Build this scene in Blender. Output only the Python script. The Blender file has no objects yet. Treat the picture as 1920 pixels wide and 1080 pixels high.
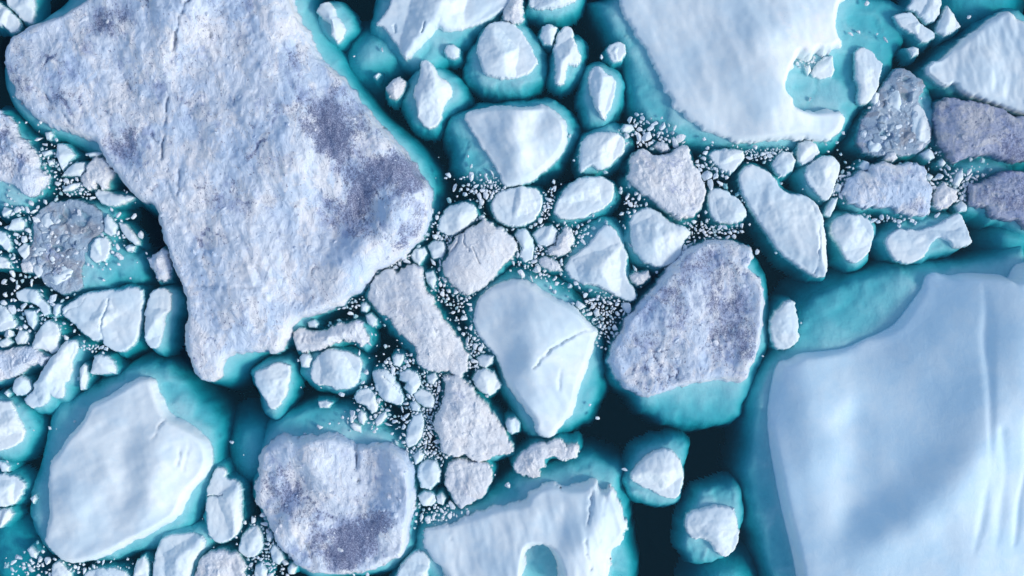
import bpy, math, random
import numpy as np
from mathutils import Vector

# ------------------------------------------------------------------ camera, sky, sun, exposure
scene = bpy.context.scene
PX = 0.1                      # metres per pixel of the photograph at the water
CAM_H = 270.0
cam_d = bpy.data.cameras.new('camera'); cam = bpy.data.objects.new('camera', cam_d)
scene.collection.objects.link(cam); scene.camera = cam
cam.location = (0, 0, CAM_H)
cam_d.sensor_width = 36.0
cam_d.lens = 36.0 * (CAM_H - 0.8) / (1920 * PX)
cam_d.clip_start = 1.0; cam_d.clip_end = 5000.0

SUN_EL, SUN_AZ = math.radians(36), math.radians(112)     # azimuth clockwise from +Y
sun_dir = Vector((math.sin(SUN_AZ) * math.cos(SUN_EL), math.cos(SUN_AZ) * math.cos(SUN_EL), math.sin(SUN_EL)))
world = bpy.data.worlds.new('World'); scene.world = world; world.use_nodes = True
wn = world.node_tree.nodes; wl = world.node_tree.links
sky = wn.new('ShaderNodeTexSky'); sky.sky_type = 'NISHITA'; sky.sun_disc = False
sky.sun_elevation = SUN_EL; sky.sun_rotation = SUN_AZ
sky.air_density = 1.0; sky.dust_density = 1.0; sky.ozone_density = 1.5
wl.new(sky.outputs[0], wn['Background'].inputs[0]); wn['Background'].inputs[1].default_value = 0.15
sun_d = bpy.data.lights.new('sun', 'SUN'); sun_d.energy = 1.55; sun_d.angle = math.radians(14.0)
sun_d.color = (1.0, 0.945, 0.84)
sun = bpy.data.objects.new('sun', sun_d); scene.collection.objects.link(sun)
sun.rotation_euler = sun_dir.to_track_quat('Z', 'Y').to_euler()
scene.view_settings.view_transform = 'Standard'; scene.view_settings.look = 'None'
scene.view_settings.gamma = 1.0; scene.view_settings.use_curve_mapping = False
scene.view_settings.exposure = 0.36
scene.cycles.max_bounces = 8; scene.cycles.diffuse_bounces = 3; scene.cycles.transparent_max_bounces = 12
scene.cycles.volume_bounces = 0
scene.cycles.use_denoising = True

rng = np.random.default_rng(7)
random.seed(7)

def W(x, y):
    return (x - 960) * PX, (540 - y) * PX

# ------------------------------------------------------------------ noise and distance helpers (numpy)
_perm = rng.permutation(4096)
def _grad(ix, iy, seed):
    h = _perm[(ix + _perm[(iy + seed * 131) & 4095]) & 4095]
    a = h * (2 * math.pi / 4096.0) * 7.0
    return np.cos(a), np.sin(a)
def noise(x, y, seed=0):
    xi = np.floor(x).astype(int); yi = np.floor(y).astype(int)
    xf = x - xi; yf = y - yi
    u = xf * xf * xf * (xf * (xf * 6 - 15) + 10); v = yf * yf * yf * (yf * (yf * 6 - 15) + 10)
    r = 0
    for dx in (0, 1):
        for dy in (0, 1):
            gx, gy = _grad(xi + dx, yi + dy, seed)
            w = (u if dx else 1 - u) * (v if dy else 1 - v)
            r = r + w * (gx * (xf - dx) + gy * (yf - dy))
    return r * 1.5
def fbm(x, y, scale, octv=4, seed=0, gain=0.5, ridged=False):
    t = 0; a = 1.0; s = 0
    for k in range(octv):
        n = noise(x / scale, y / scale, seed + k * 17)
        t = t + a * ((1 - 2 * np.abs(n)) if ridged else n); s += a
        a *= gain; scale *= 0.5
    return t / s
def cells(x, y, scale, seed=0):
    """distance to the nearest and second nearest feature point: faceted rubble"""
    x = x / scale; y = y / scale
    xi = np.floor(x).astype(int); yi = np.floor(y).astype(int)
    d1 = np.full(x.shape, 9.0); d2 = np.full(x.shape, 9.0); hh = np.zeros(x.shape)
    for dx in (-1, 0, 1):
        for dy in (-1, 0, 1):
            cx = xi + dx; cy = yi + dy
            h = _perm[(cx + _perm[(cy + seed * 57) & 4095]) & 4095]
            g = _perm[(h + 911) & 4095]
            px = cx + (h / 4096.0); py = cy + (g / 4096.0)
            d = np.hypot(px - x, py - y)
            n1 = d < d1
            d2 = np.where(n1, d1, np.minimum(d2, d)); hh = np.where(n1, (h * 7 % 4096) / 4096.0, hh)
            d1 = np.where(n1, d, d1)
    return d1, d2, hh
def sstep(a, b, x):
    t = np.clip((x - a) / (b - a), 0, 1); return t * t * (3 - 2 * t)
def seg_dist(X, Y, pts, closed=False):
    D = np.full(X.shape, 1e9)
    n = len(pts)
    for i in range(n if closed else n - 1):
        ax, ay = pts[i]; bx, by = pts[(i + 1) % n]
        vx, vy = bx - ax, by - ay; L = vx * vx + vy * vy + 1e-12
        t = np.clip(((X - ax) * vx + (Y - ay) * vy) / L, 0, 1)
        D = np.minimum(D, (X - ax - t * vx) ** 2 + (Y - ay - t * vy) ** 2)
    return np.sqrt(D)
def sdf(X, Y, pts):
    """positive inside"""
    D = seg_dist(X, Y, pts, True)
    ins = np.zeros(X.shape, bool); n = len(pts)
    for i in range(n):
        ax, ay = pts[i]; bx, by = pts[(i + 1) % n]
        if ay == by: continue
        c = ((ay > Y) != (by > Y)) & (X < (bx - ax) * (Y - ay) / (by - ay) + ax)
        ins ^= c
    return np.where(ins, D, -D)
def parse(s):
    return [W(*map(float, p.split(','))) for p in s.split()]
def chaikin(p, n=1):
    for _ in range(n):
        q = []
        for i in range(len(p)):
            a = p[i]; b = p[(i + 1) % len(p)]
            q += [(a[0] * .75 + b[0] * .25, a[1] * .75 + b[1] * .25), (a[0] * .25 + b[0] * .75, a[1] * .25 + b[1] * .75)]
        p = q
    return p

# ------------------------------------------------------------------ materials
def nt(name):
    m = bpy.data.materials.new(name); m.use_nodes = True
    t = m.node_tree; b = t.nodes['Principled BSDF']
    return m, t, b
def N(t, typ, **kw):
    n = t.nodes.new(typ)
    for k, v in kw.items(): setattr(n, k, v)
    return n
def L(t, a, b): t.links.new(a, b)
def noise_node(t, co, scale, detail=5, rough=.6, dist=0):
    n = N(t, 'ShaderNodeTexNoise'); n.inputs['Scale'].default_value = scale
    n.inputs['Detail'].default_value = detail; n.inputs['Roughness'].default_value = rough
    n.inputs['Distortion'].default_value = dist
    L(t, co, n.inputs['Vector']); return n.outputs['Fac']
def ramp(t, f, a, b):
    n = N(t, 'ShaderNodeMapRange', interpolation_type='SMOOTHSTEP'); n.inputs[1].default_value = a; n.inputs[2].default_value = b
    L(t, f, n.inputs[0]); return n.outputs[0]
def math_(t, op, a, b=None):
    n = N(t, 'ShaderNodeMath', operation=op)
    for i, v in enumerate((a, b)):
        if v is None: continue
        if hasattr(v, 'links'): L(t, v, n.inputs[i])
        else: n.inputs[i].default_value = v
    return n.outputs[0]
def mix(t, f, a, b):
    n = N(t, 'ShaderNodeMix', data_type='RGBA')
    if hasattr(f, 'links'): L(t, f, n.inputs[0])
    else: n.inputs[0].default_value = f
    for i, v in ((6, a), (7, b)):
        if hasattr(v, 'links'): L(t, v, n.inputs[i])
        else: n.inputs[i].default_value = (*v, 1)
    return n.outputs[2]
def bump(t, b, h, strength, dist):
    n = N(t, 'ShaderNodeBump'); n.inputs['Strength'].default_value = strength; n.inputs['Distance'].default_value = dist
    L(t, h, n.inputs['Height']); L(t, n.outputs[0], b.inputs['Normal'])

def ice_material(name, base, tint, grit=0.0, relief=.25, stretch=(1, 1, 1), dirtcol=(.13, .15, .26), tan=(.84, .84, .85), silt=(.27, .35, .58), rough=.55):
    m, t, b = nt(name)
    tc = N(t, 'ShaderNodeTexCoord'); geo = N(t, 'ShaderNodeNewGeometry')
    mp = N(t, 'ShaderNodeMapping'); mp.inputs['Scale'].default_value = stretch; L(t, geo.outputs['Position'], mp.inputs[0])
    co = mp.outputs[0]
    big = noise_node(t, co, .13, 4); mid = noise_node(t, co, .9, 5, .62); fine = noise_node(t, co, 2.6, 7, .78)
    col = mix(t, ramp(t, big, .38, .66), base, tint)
    col = mix(t, math_(t, 'MULTIPLY', ramp(t, mid, .5, .72), .45), col, tint)
    if grit > 0:
        at = N(t, 'ShaderNodeAttribute', attribute_name='dirt')
        d = at.outputs['Fac']
        patch = noise_node(t, co, .22, 7, .66, .6); veil = noise_node(t, co, .42, 7, .7, .8)
        col = mix(t, math_(t, 'MULTIPLY', math_(t, 'MULTIPLY', ramp(t, patch, .46, .60), ramp(t, d, -1.3, -.6)), .8), col, tan)
        # a thin veil of blue-violet silt melted into the ice
        vf = math_(t, 'ADD', math_(t, 'MULTIPLY', d, .28), math_(t, 'SUBTRACT', veil, .01))
        col = mix(t, math_(t, 'MULTIPLY', ramp(t, vf, .50, .70), .60), col, silt)
        # grit: grains gather where the attribute is high, a thin scatter elsewhere
        th = math_(t, 'ADD', math_(t, 'MULTIPLY', d, .24), math_(t, 'MULTIPLY', patch, .26))
        f = math_(t, 'ADD', math_(t, 'MULTIPLY', fine, .9), th)
        f = math_(t, 'ADD', f, math_(t, 'MULTIPLY', math_(t, 'SUBTRACT', mid, .5), .35))
        f = math_(t, 'MULTIPLY', math_(t, 'MULTIPLY', ramp(t, f, .645, .77), ramp(t, noise_node(t, co, 5.5, 4, .8), .36, .56)), grit)
        sp = noise_node(t, co, 2.1, 2, .5, .3)                       # scattered stones and pits
        f = math_(t, 'MAXIMUM', f, math_(t, 'MULTIPLY', ramp(t, math_(t, 'ADD', sp, math_(t, 'MULTIPLY', math_(t, 'SUBTRACT', patch, .5), .25)), .66, .71), math_(t, 'MULTIPLY', ramp(t, d, -1.0, .1), grit * .75)))
        col = mix(t, f, col, dirtcol)
    L(t, col, b.inputs['Base Color'])
    b.inputs['Roughness'].default_value = rough
    b.inputs['Specular IOR Level'].default_value = .25
    h = noise_node(t, co, .45, 11, .66, .5)
    bump(t, b, h, relief, 1.5)
    return m
MAT = {
    'W': ice_material('snowy_white_ice', (.79, .86, .87), (.66, .79, .85), .8, .07),
    'P': ice_material('pale_blue_ice', (.58, .78, .89), (.68, .83, .90), 0, .12),
    'G': ice_material('rough_grey_white_ice', (.81, .83, .84), (.70, .75, .80), .4, .5, tan=(.77, .77, .77)),
    'D': ice_material('gritty_dirty_ice', (.74, .81, .89), (.56, .69, .85), .95, .70, stretch=(1, .72, 1)),
    'V': ice_material('violet_grey_dirty_ice', (.42, .47, .60), (.34, .39, .54), .9, .75, tan=(.56, .57, .60)),
    'S': ice_material('waterlogged_slush_ice', (.46, .57, .66), (.30, .42, .54), .8, .6, tan=(.36, .38, .42)),
    'B': ice_material('brash_ice', (.80, .84, .86), (.64, .74, .81), 0, .3),
}
def foot_material():
    m, t, b = nt('submerged_blue_ice')
    geo = N(t, 'ShaderNodeNewGeometry')
    n = noise_node(t, geo.outputs['Position'], .12, 4); n2 = noise_node(t, geo.outputs['Position'], .6, 4)
    c = mix(t, ramp(t, n, .35, .65), (.64, .82, .85), (.52, .74, .79))
    c = mix(t, math_(t, 'MULTIPLY', ramp(t, n2, .5, .75), .35), c, (.42, .62, .70))
    L(t, c, b.inputs['Base Color']); b.inputs['Roughness'].default_value = .8
    b.inputs['Specular IOR Level'].default_value = 0
    bump(t, b, n2, .3, .8)
    return m
FOOT = foot_material()

def water_material():
    m, t, b = nt('clear_glacial_water'); t.nodes.remove(b)
    out = t.nodes['Material Output']
    geo = N(t, 'ShaderNodeNewGeometry')
    tr = N(t, 'ShaderNodeBsdfTransparent'); gl = N(t, 'ShaderNodeBsdfGlossy'); gl.inputs['Roughness'].default_value = .08
    df = N(t, 'ShaderNodeBsdfDiffuse'); df.inputs['Color'].default_value = (.05, .30, .42, 1)
    bp = N(t, 'ShaderNodeBump'); bp.inputs['Strength'].default_value = .25; bp.inputs['Distance'].default_value = .05
    L(t, noise_node(t, geo.outputs['Position'], 1.3, 3), bp.inputs['Height'])
    # Schlick reflectance, the same from above and from below
    dt = N(t, 'ShaderNodeVectorMath', operation='DOT_PRODUCT'); L(t, geo.outputs['Incoming'], dt.inputs[0]); L(t, geo.outputs['Normal'], dt.inputs[1])
    c = math_(t, 'POWER', math_(t, 'SUBTRACT', 1.0, math_(t, 'ABSOLUTE', dt.outputs['Value'])), 5.0)
    refl = math_(t, 'ADD', math_(t, 'MULTIPLY', c, .98), .02)
    L(t, bp.outputs[0], gl.inputs['Normal'])
    m0 = N(t, 'ShaderNodeMixShader'); m0.inputs[0].default_value = .045      # rock flour held in the top water
    L(t, tr.outputs[0], m0.inputs[1]); L(t, df.outputs[0], m0.inputs[2])
    m1 = N(t, 'ShaderNodeMixShader'); L(t, refl, m1.inputs[0])
    L(t, m0.outputs[0], m1.inputs[1]); L(t, gl.outputs[0], m1.inputs[2])
    L(t, m1.outputs[0], out.inputs['Surface'])
    va = N(t, 'ShaderNodeVolumeAbsorption')
    # sigma = density * (1 - colour)
    sr, sg, sb = .43, .094, .080
    va.inputs['Density'].default_value = sr
    va.inputs['Color'].default_value = (0, 1 - sg / sr, 1 - sb / sr, 1)
    L(t, va.outputs[0], out.inputs['Volume'])
    return m

# ------------------------------------------------------------------ the setting: water and the bed below it
def link(o, parent=None):
    scene.collection.objects.link(o)
    if parent is not None: o.parent = parent
    return o
def make_mesh(name, verts, faces, mat, smooth=True):
    me = bpy.data.meshes.new(name)
    v = np.asarray(verts, dtype=np.float32); me.vertices.add(len(v)); me.vertices.foreach_set('co', v.ravel())
    if isinstance(faces, np.ndarray):
        k = faces.shape[1]
        me.loops.add(faces.size); me.loops.foreach_set('vertex_index', faces.astype(np.int32).ravel())
        me.polygons.add(len(faces)); me.polygons.foreach_set('loop_start', np.arange(len(faces), dtype=np.int32) * k)
        me.update(calc_edges=True)
    else:
        me = bpy.data.meshes.new(name); me.from_pydata([tuple(p) for p in v.tolist()], [], faces)
    me.materials.append(mat)
    me.polygons.foreach_set('use_smooth', np.full(len(me.polygons), smooth))
    me.validate(); me.update()
    return me
R = 900.0
wv = [(x, y, z) for z in (-40.0, 0.0) for y in (-R, R) for x in (-R, R)]
wf = [(0, 2, 3, 1), (4, 5, 7, 6), (0, 1, 5, 4), (1, 3, 7, 5), (3, 2, 6, 7), (2, 0, 4, 6)]
water = link(bpy.data.objects.new('water', make_mesh('water', wv, wf, water_material(), False))); water['kind'] = 'structure'
mb, tb, bb = nt('dark_silt'); bb.inputs['Base Color'].default_value = (.05, .06, .06, 1); bb.inputs['Roughness'].default_value = 1
bed = link(bpy.data.objects.new('sea_bed', make_mesh('sea_bed', [(-R, -R, -41), (R, -R, -41), (R, R, -41), (-R, R, -41)], [(0, 1, 2, 3)], mb, False))); bed['kind'] = 'structure'

# ------------------------------------------------------------------ ice builders
OUTLINES = []       # every floe's outline, for keeping brash off them
TRIS = [0]
def grid_mesh(name, x0, x1, y0, y1, s, hfun, keep, mat, attr=None, origin=(0, 0)):
    nx = int((x1 - x0) / s) + 2; ny = int((y1 - y0) / s) + 2
    gx = x0 + np.arange(nx) * s; gy = y0 + np.arange(ny) * s
    X, Y = np.meshgrid(gx, gy)
    # jitter so that the lattice never shows
    X = X + (noise(X * 3.1, Y * 3.1, 5)) * s * .25; Y = Y + (noise(X * 3.3, Y * 2.9, 6)) * s * .25
    Z, K, A = hfun(X, Y)
    cellk = (K[:-1, :-1] | K[1:, :-1] | K[:-1, 1:] | K[1:, 1:])
    idx = np.arange(nx * ny).reshape(ny, nx)
    a = idx[:-1, :-1][cellk]; b = idx[:-1, 1:][cellk]; c = idx[1:, 1:][cellk]; d = idx[1:, :-1][cellk]
    F = np.stack([a, b, c, d], 1)
    used = np.unique(F); remap = np.full(nx * ny, -1); remap[used] = np.arange(len(used))
    F = remap[F]
    V = np.stack([X.ravel()[used] - origin[0], Y.ravel()[used] - origin[1], Z.ravel()[used]], 1)
    # close the underside: a skirt along the open edge down to one flat bottom
    me = make_mesh(name, V, F, mat)
    if A is not None:
        at = me.attributes.new('dirt', 'FLOAT', 'POINT'); at.data.foreach_set('value', A.ravel()[used].astype(np.float32))
    TRIS[0] += 2 * len(F)
    return me

STY = {  # outline roughness amp, cliff width, small relief amplitude
    'W': (.34, .10, .07), 'P': (.08, .40, .03), 'G': (.62, .10, .22), 'D': (.62, .10, .16), 'V': (.62, .10, .16), 'S': (.5, .5, .12), 'B': (.15, .3, .12)}

def interp(ctrl, X, Y):
    P = np.array([(*W(x, y), h) for x, y, h in ctrl]); c2 = 2.5 ** 2
    A = np.sqrt(((P[:, None, :2] - P[None, :, :2]) ** 2).sum(-1) + c2)
    w = np.linalg.solve(A + np.eye(len(P)) * 1e-6, P[:, 2] - P[:, 2].mean())
    Z = np.full(X.shape, P[:, 2].mean())
    for (px, py, _), wi in zip(P, w): Z = Z + wi * np.sqrt((X - px) ** 2 + (Y - py) ** 2 + c2)
    return Z

def floe(name, style, H, outline, label, foot=None, ridge=None, ctrl=None, cracks=(), dirt=(), seed=None, edge=None,
         flutes=None, group=None, fd=1.0, rough=1.0, jagged=1.0, blocks=0):
    seed = seed if seed is not None else (len(OUTLINES) * 37) % 997
    r0 = random.Random(seed)
    P = parse(outline)
    xs = [p[0] for p in P]; ys = [p[1] for p in P]
    cx, cy = sum(xs) / len(xs), sum(ys) / len(ys)
    area = abs(sum(P[i][0] * P[(i + 1) % len(P)][1] - P[(i + 1) % len(P)][0] * P[i][1] for i in range(len(P)))) / 2
    size = math.sqrt(area)
    if size > 5 and style in 'WP': P = chaikin(P, 1)
    OUTLINES.append(P)
    amp, cw, rel = STY[style]
    amp *= min(1, size / 6); 
    s = min(.33, max(.11, size / 75))
    ed = edge if edge is not None else min(H * .6, .4 + .07 * size)
    if ridge is None:
        # a ridge through the middle, along the long axis, a little off centre
        q = np.array(P) - [cx, cy]; w_, v_ = np.linalg.eigh(q.T @ q); ax = v_[:, 1]; hl = size * r0.uniform(.15, .35)
        off = np.array([r0.uniform(-.12, .12), r0.uniform(-.12, .12)]) * size
        rp = [tuple(np.array([cx, cy]) + off - ax * hl), tuple(np.array([cx, cy]) + off * .2 + v_[:, 0] * r0.uniform(-.1, .1) * size), tuple(np.array([cx, cy]) + off + ax * hl)]
    else:
        rp = parse(ridge)
    cr = [(parse(c[0]), c[1], c[2]) for c in cracks]
    th = r0.uniform(0, math.pi)
    planes = []
    for k in range(r0.choice((4, 5, 6))):
        an = r0.uniform(0, 6.283); planes.append((math.cos(an), math.sin(an), r0.uniform(.25, .75) * (.4 if style == 'G' else 1), r0.uniform(-.25, .22)))
    def hf(X, Y):
        sB = sdf(X, Y, P)
        jag = fbm(X, Y, 2.4 if size > 6 else 1.2, 5, seed, .6)
        sj = sB + amp * 1.5 * jag * jagged + ((.24 if style in 'DGV' else .14) * min(1, size / 4) * fbm(X, Y, .8, 2, seed + 2, .7) if style != 'P' else 0)
        inn = np.clip(sB, 0, None)
        rd = seg_dist(X, Y, rp)
        if ctrl:
            bl = sstep(-.3, 1.2, inn); top = interp(ctrl, X, Y) * bl + ed * (1 - bl)
            top = np.maximum(top, ed * .8)
        else:
            f = inn / (inn + rd + 1e-3)
            top = ed + (H - ed) * f ** .85
            if style in 'WGB':
                # broken faces: a handful of fracture planes cut the top
                for dx_, dy_, mm, q_ in planes:
                    pl = np.maximum(H - mm * ((X - cx) * dx_ + (Y - cy) * dy_ - q_ * size) + .35 * fbm(X, Y, 2.5, 3, seed + 60), ed * .55)
                    kk = .08 + .012 * size; top = -kk * np.logaddexp(-top / kk, -pl / kk)
        u = X * math.cos(th) + Y * math.sin(th); v = -X * math.sin(th) + Y * math.cos(th)
        m = sstep(0, 1.2 + .04 * size, inn)
        if style == 'P':
            n = fbm(u, v * .5, 16, 3, seed + 3, .4) * .5 + fbm(X, Y, 3, 2, seed + 5, .4) * .04
        elif style in 'WB':
            n = fbm(u, v * 2.0, 9, 3, seed + 3) * min(.4, .03 * size) + fbm(X, Y, 2.6, 5, seed + 5, .6) * (rel + .05 * (size < 16)) * rough * min(1, size / 5)
            # broken planar facets
            d1, d2, hh = cells(u, v * 1.5, max(2.0, size * .28), seed)
            n = n + (d2 - d1) * min(.14, .014 * size)
        elif style == 'S':
            d1, d2, hh = cells(X + .5 * noise(X, Y, 2), Y, 1.7, seed); n = fbm(X, Y, 3, 5, seed + 3) * .35 + (hh - .45) * 1.0 * sstep(.02, .25, d2 - d1)
        else:
            sk_x = X + .35 * Y
            wa = 1.6 * fbm(X, Y, 6, 3, seed + 14); wb = 1.6 * fbm(X, Y, 6, 3, seed + 15)
            n = (fbm(sk_x * 1.2 + wa, Y * .75 + wb, 11, 7, seed + 3, .60) * 1.7 + fbm(sk_x + wa, Y * .7 + wb, 2.6, 4, seed + 9, .6, True) * rel * (.1 + 1.7 * sstep(-.1, .3, fbm(X, Y, 9, 2, seed + 16)))) * rough * min(1, size / 9)
            n = n + fbm(X, Y, 14, 2, seed + 4) * min(1.2, .02 * size)
            f1, f2, fh = cells(sk_x + 1.5 * fbm(X, Y, 4, 3, seed + 61), Y * .75 + 1.5 * fbm(X, Y, 4, 3, seed + 62), min(6, 1.5 + size * .12), seed + 7)
            cm = sstep(.12, .42, fbm(X, Y, 10, 3, seed + 63))          # open cracks only here and there
            crk = (1 - sstep(0, .08, f2 - f1)) * cm * (0 if style == 'G' else 1)
            n = n + ((fh - .5) * .38 * sstep(0, .35, f2 - f1) - crk * .3) * rough * min(1, size / 12)
            d1, d2, hh = cells(sk_x + noise(X * .5, Y * .5, 3), Y * .8, 1.1, seed)
            n = n + np.clip(.55 - d1, 0, 1) * .55 * rough * (hh > .72)
        if flutes:
            fx, fy, fl, fa = flutes      # direction of the grooves, wavelength, amplitude
            q = X * -fy + Y * fx; al = X * fx + Y * fy
            n = n + fa * .6 * fbm(q + 1.2 * fbm(X, Y, 7, 3, seed + 71) * (style != 'P'), al * (.22 if style != 'P' else .05), fl * 1.2, 3, seed + 21, .5)
        Z = np.where(sj > 0, (1 - np.exp(-np.clip(sj, 0, None) / cw)) * (top + n * m), sj * 5.0)
        for cp, w_, dep in cr:
            cwp, csc = (.5, 1.8) if style != 'P' else (1.0, 12)
            cd = seg_dist(X + cwp * fbm(X, Y, csc, 3 if style != 'P' else 1, seed + 8), Y + cwp * fbm(X, Y, csc, 3 if style != 'P' else 1, seed + 11), cp)
            vary = np.clip(.55 + 1.3 * fbm(X, Y, 4 if style != 'P' else 15, 3 if style != 'P' else 1, seed + 19), 0, 1.2)
            Z = np.where(sj > 0, Z - dep * vary * np.exp(-(cd / (w_ * (.6 + .7 * vary))) ** 2), Z)
        if style in 'DGSV' or (style == 'W' and dirt):
            sk_x = X + .35 * Y
            A = np.full(X.shape, {'D': -.12, 'V': .1, 'W': -1.6}.get(style, -.3))
            A = A + 1.0 * fbm(X + .4 * Y, Y, 9, 6, seed + 31, .62)
            wxx = X + 7 * fbm(X, Y, 7, 5, seed + 33, .6); wyy = Y + 7 * fbm(X, Y, 7, 5, seed + 35, .6)
            for dx, dy, dr, da in dirt:
                wx, wy = W(dx, dy)
                A = A + da * .85 * np.exp(-(((wxx - wx) ** 2 + (wyy - wy) ** 2) / (dr * PX) ** 2))
            if style in 'DGV': A = A + .8 * crk + .25 * np.clip(-n, -.6, .8)
            A = A - .5 * (1 - sstep(0, 1.5, inn)) * (style == 'D')
        else: A = np.full(X.shape, -1.8)
        return Z, sj > -.12, A
    mg = 1.2
    name_me = grid_mesh(name, min(xs) - mg, max(xs) + mg, min(ys) - mg, max(ys) + mg, s, hf, None, MAT[style], origin=(cx, cy))
    if foot != 0:
        o = link(bpy.data.objects.new(name, None)); link(bpy.data.objects.new('ice_body', name_me), o); name_me.name = 'ice_body'
    else:
        o = link(bpy.data.objects.new(name, name_me))
    o.location = (cx, cy, 0)
    # blocks frozen into the surface
    if blocks:
        got = 0; bx = np.array([r0.uniform(min(xs), max(xs)) for _ in range(blocks * 4)]); by = np.array([r0.uniform(min(ys), max(ys)) for _ in range(blocks * 4)])
        sd_ = sdf(bx, by, P); zz = hf(bx, by)[0]
        for x_, y_, d_, z_ in zip(bx, by, sd_, zz):
            if d_ < 1.0 or got >= blocks: continue
            bo = link(bpy.data.objects.new('frozen_block', r0.choice(FROZEN['G' if style == 'S' and r0.random() < .5 else style if style in FROZEN else 'D'])), o)
            q = (.25 + .65 * r0.random() ** 3) * (1 if size > 18 else .75)
            bo.location = (x_ - cx, y_ - cy, z_ - q * .12); bo.scale = (q, q * r0.uniform(.6, 1), q * r0.uniform(.5, .8)); bo.rotation_euler = (r0.uniform(-.3, .3), r0.uniform(-.3, .3), r0.uniform(0, 6.28)); got += 1
    o['label'] = label; o['category'] = {'iceberg': 'iceberg', 'ice_floe': 'ice floe', 'ice_chunk': 'ice chunk'}[name.split('.')[0]]
    if group: o['group'] = group
    # the part of the ice under water, wider than the part above it
    if foot != 0:
        if foot is None: sh = min(5, size * .5); foot = (min(1.0, .08 + .04 * size) / PX * r0.uniform(.6, 1.2), r0.uniform(-sh, sh), r0.uniform(-sh * .5, sh))
        if isinstance(foot, str):
            F = chaikin(parse(foot), 2); fx = [p[0] for p in F] + xs; fy = [p[1] for p in F] + ys
        else:
            F = None; g, sx, sy = foot; g *= PX; sx *= PX; sy *= -PX
            fx = [min(xs) - g + min(0, sx), max(xs) + g + max(0, sx)]; fy = [min(ys) - g + min(0, sy), max(ys) + g + max(0, sy)]
        deep = 4.0 + 9 * min(1, size / 25)
        wd = .26 + .40 * min(1, size / 14)
        def ff(X, Y):
            sB = sdf(X, Y, P)
            sF = sdf(X, Y, F) if F is not None else np.maximum(sdf(X - sx, Y - sy, P) + g, sB)
            sF = np.maximum(sF, sB - .1) + (.3 + .08 * min(size, 15)) * fbm(X, Y, 2.6 + size * .16, 5, seed + 40, .55)
            out = np.clip(-sB, 0, None)
            Z = -.42 - fd * (.17 * out / (1 + out / 30)) + .7 * fbm(X, Y, 5, 5, seed + 41, .55) * np.clip(out / 2, 0, 1)
            e1, e2, eh = cells(X + fbm(X, Y, 3, 2, seed + 44), Y, 2.2 + size * .12, seed + 5)
            Z = Z + (eh - .6) * .8 * min(1, size / 12) * sstep(.0, .18, e2 - e1) * np.clip(out, 0, 1)
            Z = Z - 7.0 * wd * np.logaddexp(0, -sF / wd)
            Z = np.minimum(Z, -.3)
            return Z, Z > -deep, None
        ex = deep / 6.5 + 1.5
        fm = grid_mesh('submerged_base', min(fx) - ex, max(fx) + ex, min(fy) - ex, max(fy) + ex, max(.3, min(.55, s * 2.0)), ff, None, FOOT, origin=(cx, cy))
        fo = link(bpy.data.objects.new('submerged_base', fm), o)
    return o

def chunk_mesh(name, mat, rn, cuts=9, sub=2):
    import bmesh
    bm = bmesh.new(); bmesh.ops.create_icosphere(bm, subdivisions=sub, radius=1.0)
    planes = []
    for _ in range(cuts):
        z = rn.uniform(-.2, 1); a = rn.uniform(0, 6.28); q = math.sqrt(max(0, 1 - z * z))
        planes.append((Vector((q * math.cos(a), q * math.sin(a), z)), rn.uniform(.32, .75)))
    sx, sy, sz = rn.uniform(1.0, 1.7), rn.uniform(.75, 1.25), rn.uniform(.6, 1.0)
    for v in bm.verts:
        n = v.co.normalized(); r = 1.0
        for p, d in planes:
            c = n.dot(p)
            if c > 1e-3: r = min(r, d / c)
        v.co = Vector((n.x * r * sx, n.y * r * sy, n.z * r * sz))
    me = bpy.data.meshes.new(name); bm.to_mesh(me); bm.free()
    me.materials.append(mat); return me
FROZEN = {k: [chunk_mesh('frozen_block', MAT[k], random.Random(k + str(i)), 8) for i in range(6)] for k in 'DGSV'}

def drowned(outline, label, depth=1.2, fd=1):
    """a block of ice lying wholly under the surface"""
    P = chaikin(parse(outline), 2); OUTL = P
    xs = [p[0] for p in P]; ys = [p[1] for p in P]; cx, cy = sum(xs) / len(xs), sum(ys) / len(ys)
    sd = int(abs(cx * 31 + cy * 7)) % 900
    def ff(X, Y):
        sF = sdf(X, Y, P) + .4 * fbm(X, Y, 2.6, 3, sd)
        Z = -depth + .35 * fbm(X, Y, 4, 3, sd + 3) + .12 * np.clip(sF, 0, 3) - 2.0 * .8 * np.logaddexp(0, -sF / .8)
        Z = np.minimum(Z, -.25)
        return Z, Z > -11, None
    me = grid_mesh('submerged_ice', min(xs) - 6, max(xs) + 6, min(ys) - 6, max(ys) + 6, .4, ff, None, FOOT, origin=(cx, cy))
    o = link(bpy.data.objects.new('submerged_ice', me)); o.location = (cx, cy, 0)
    o['label'] = label; o['category'] = 'submerged ice'
    return o

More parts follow.
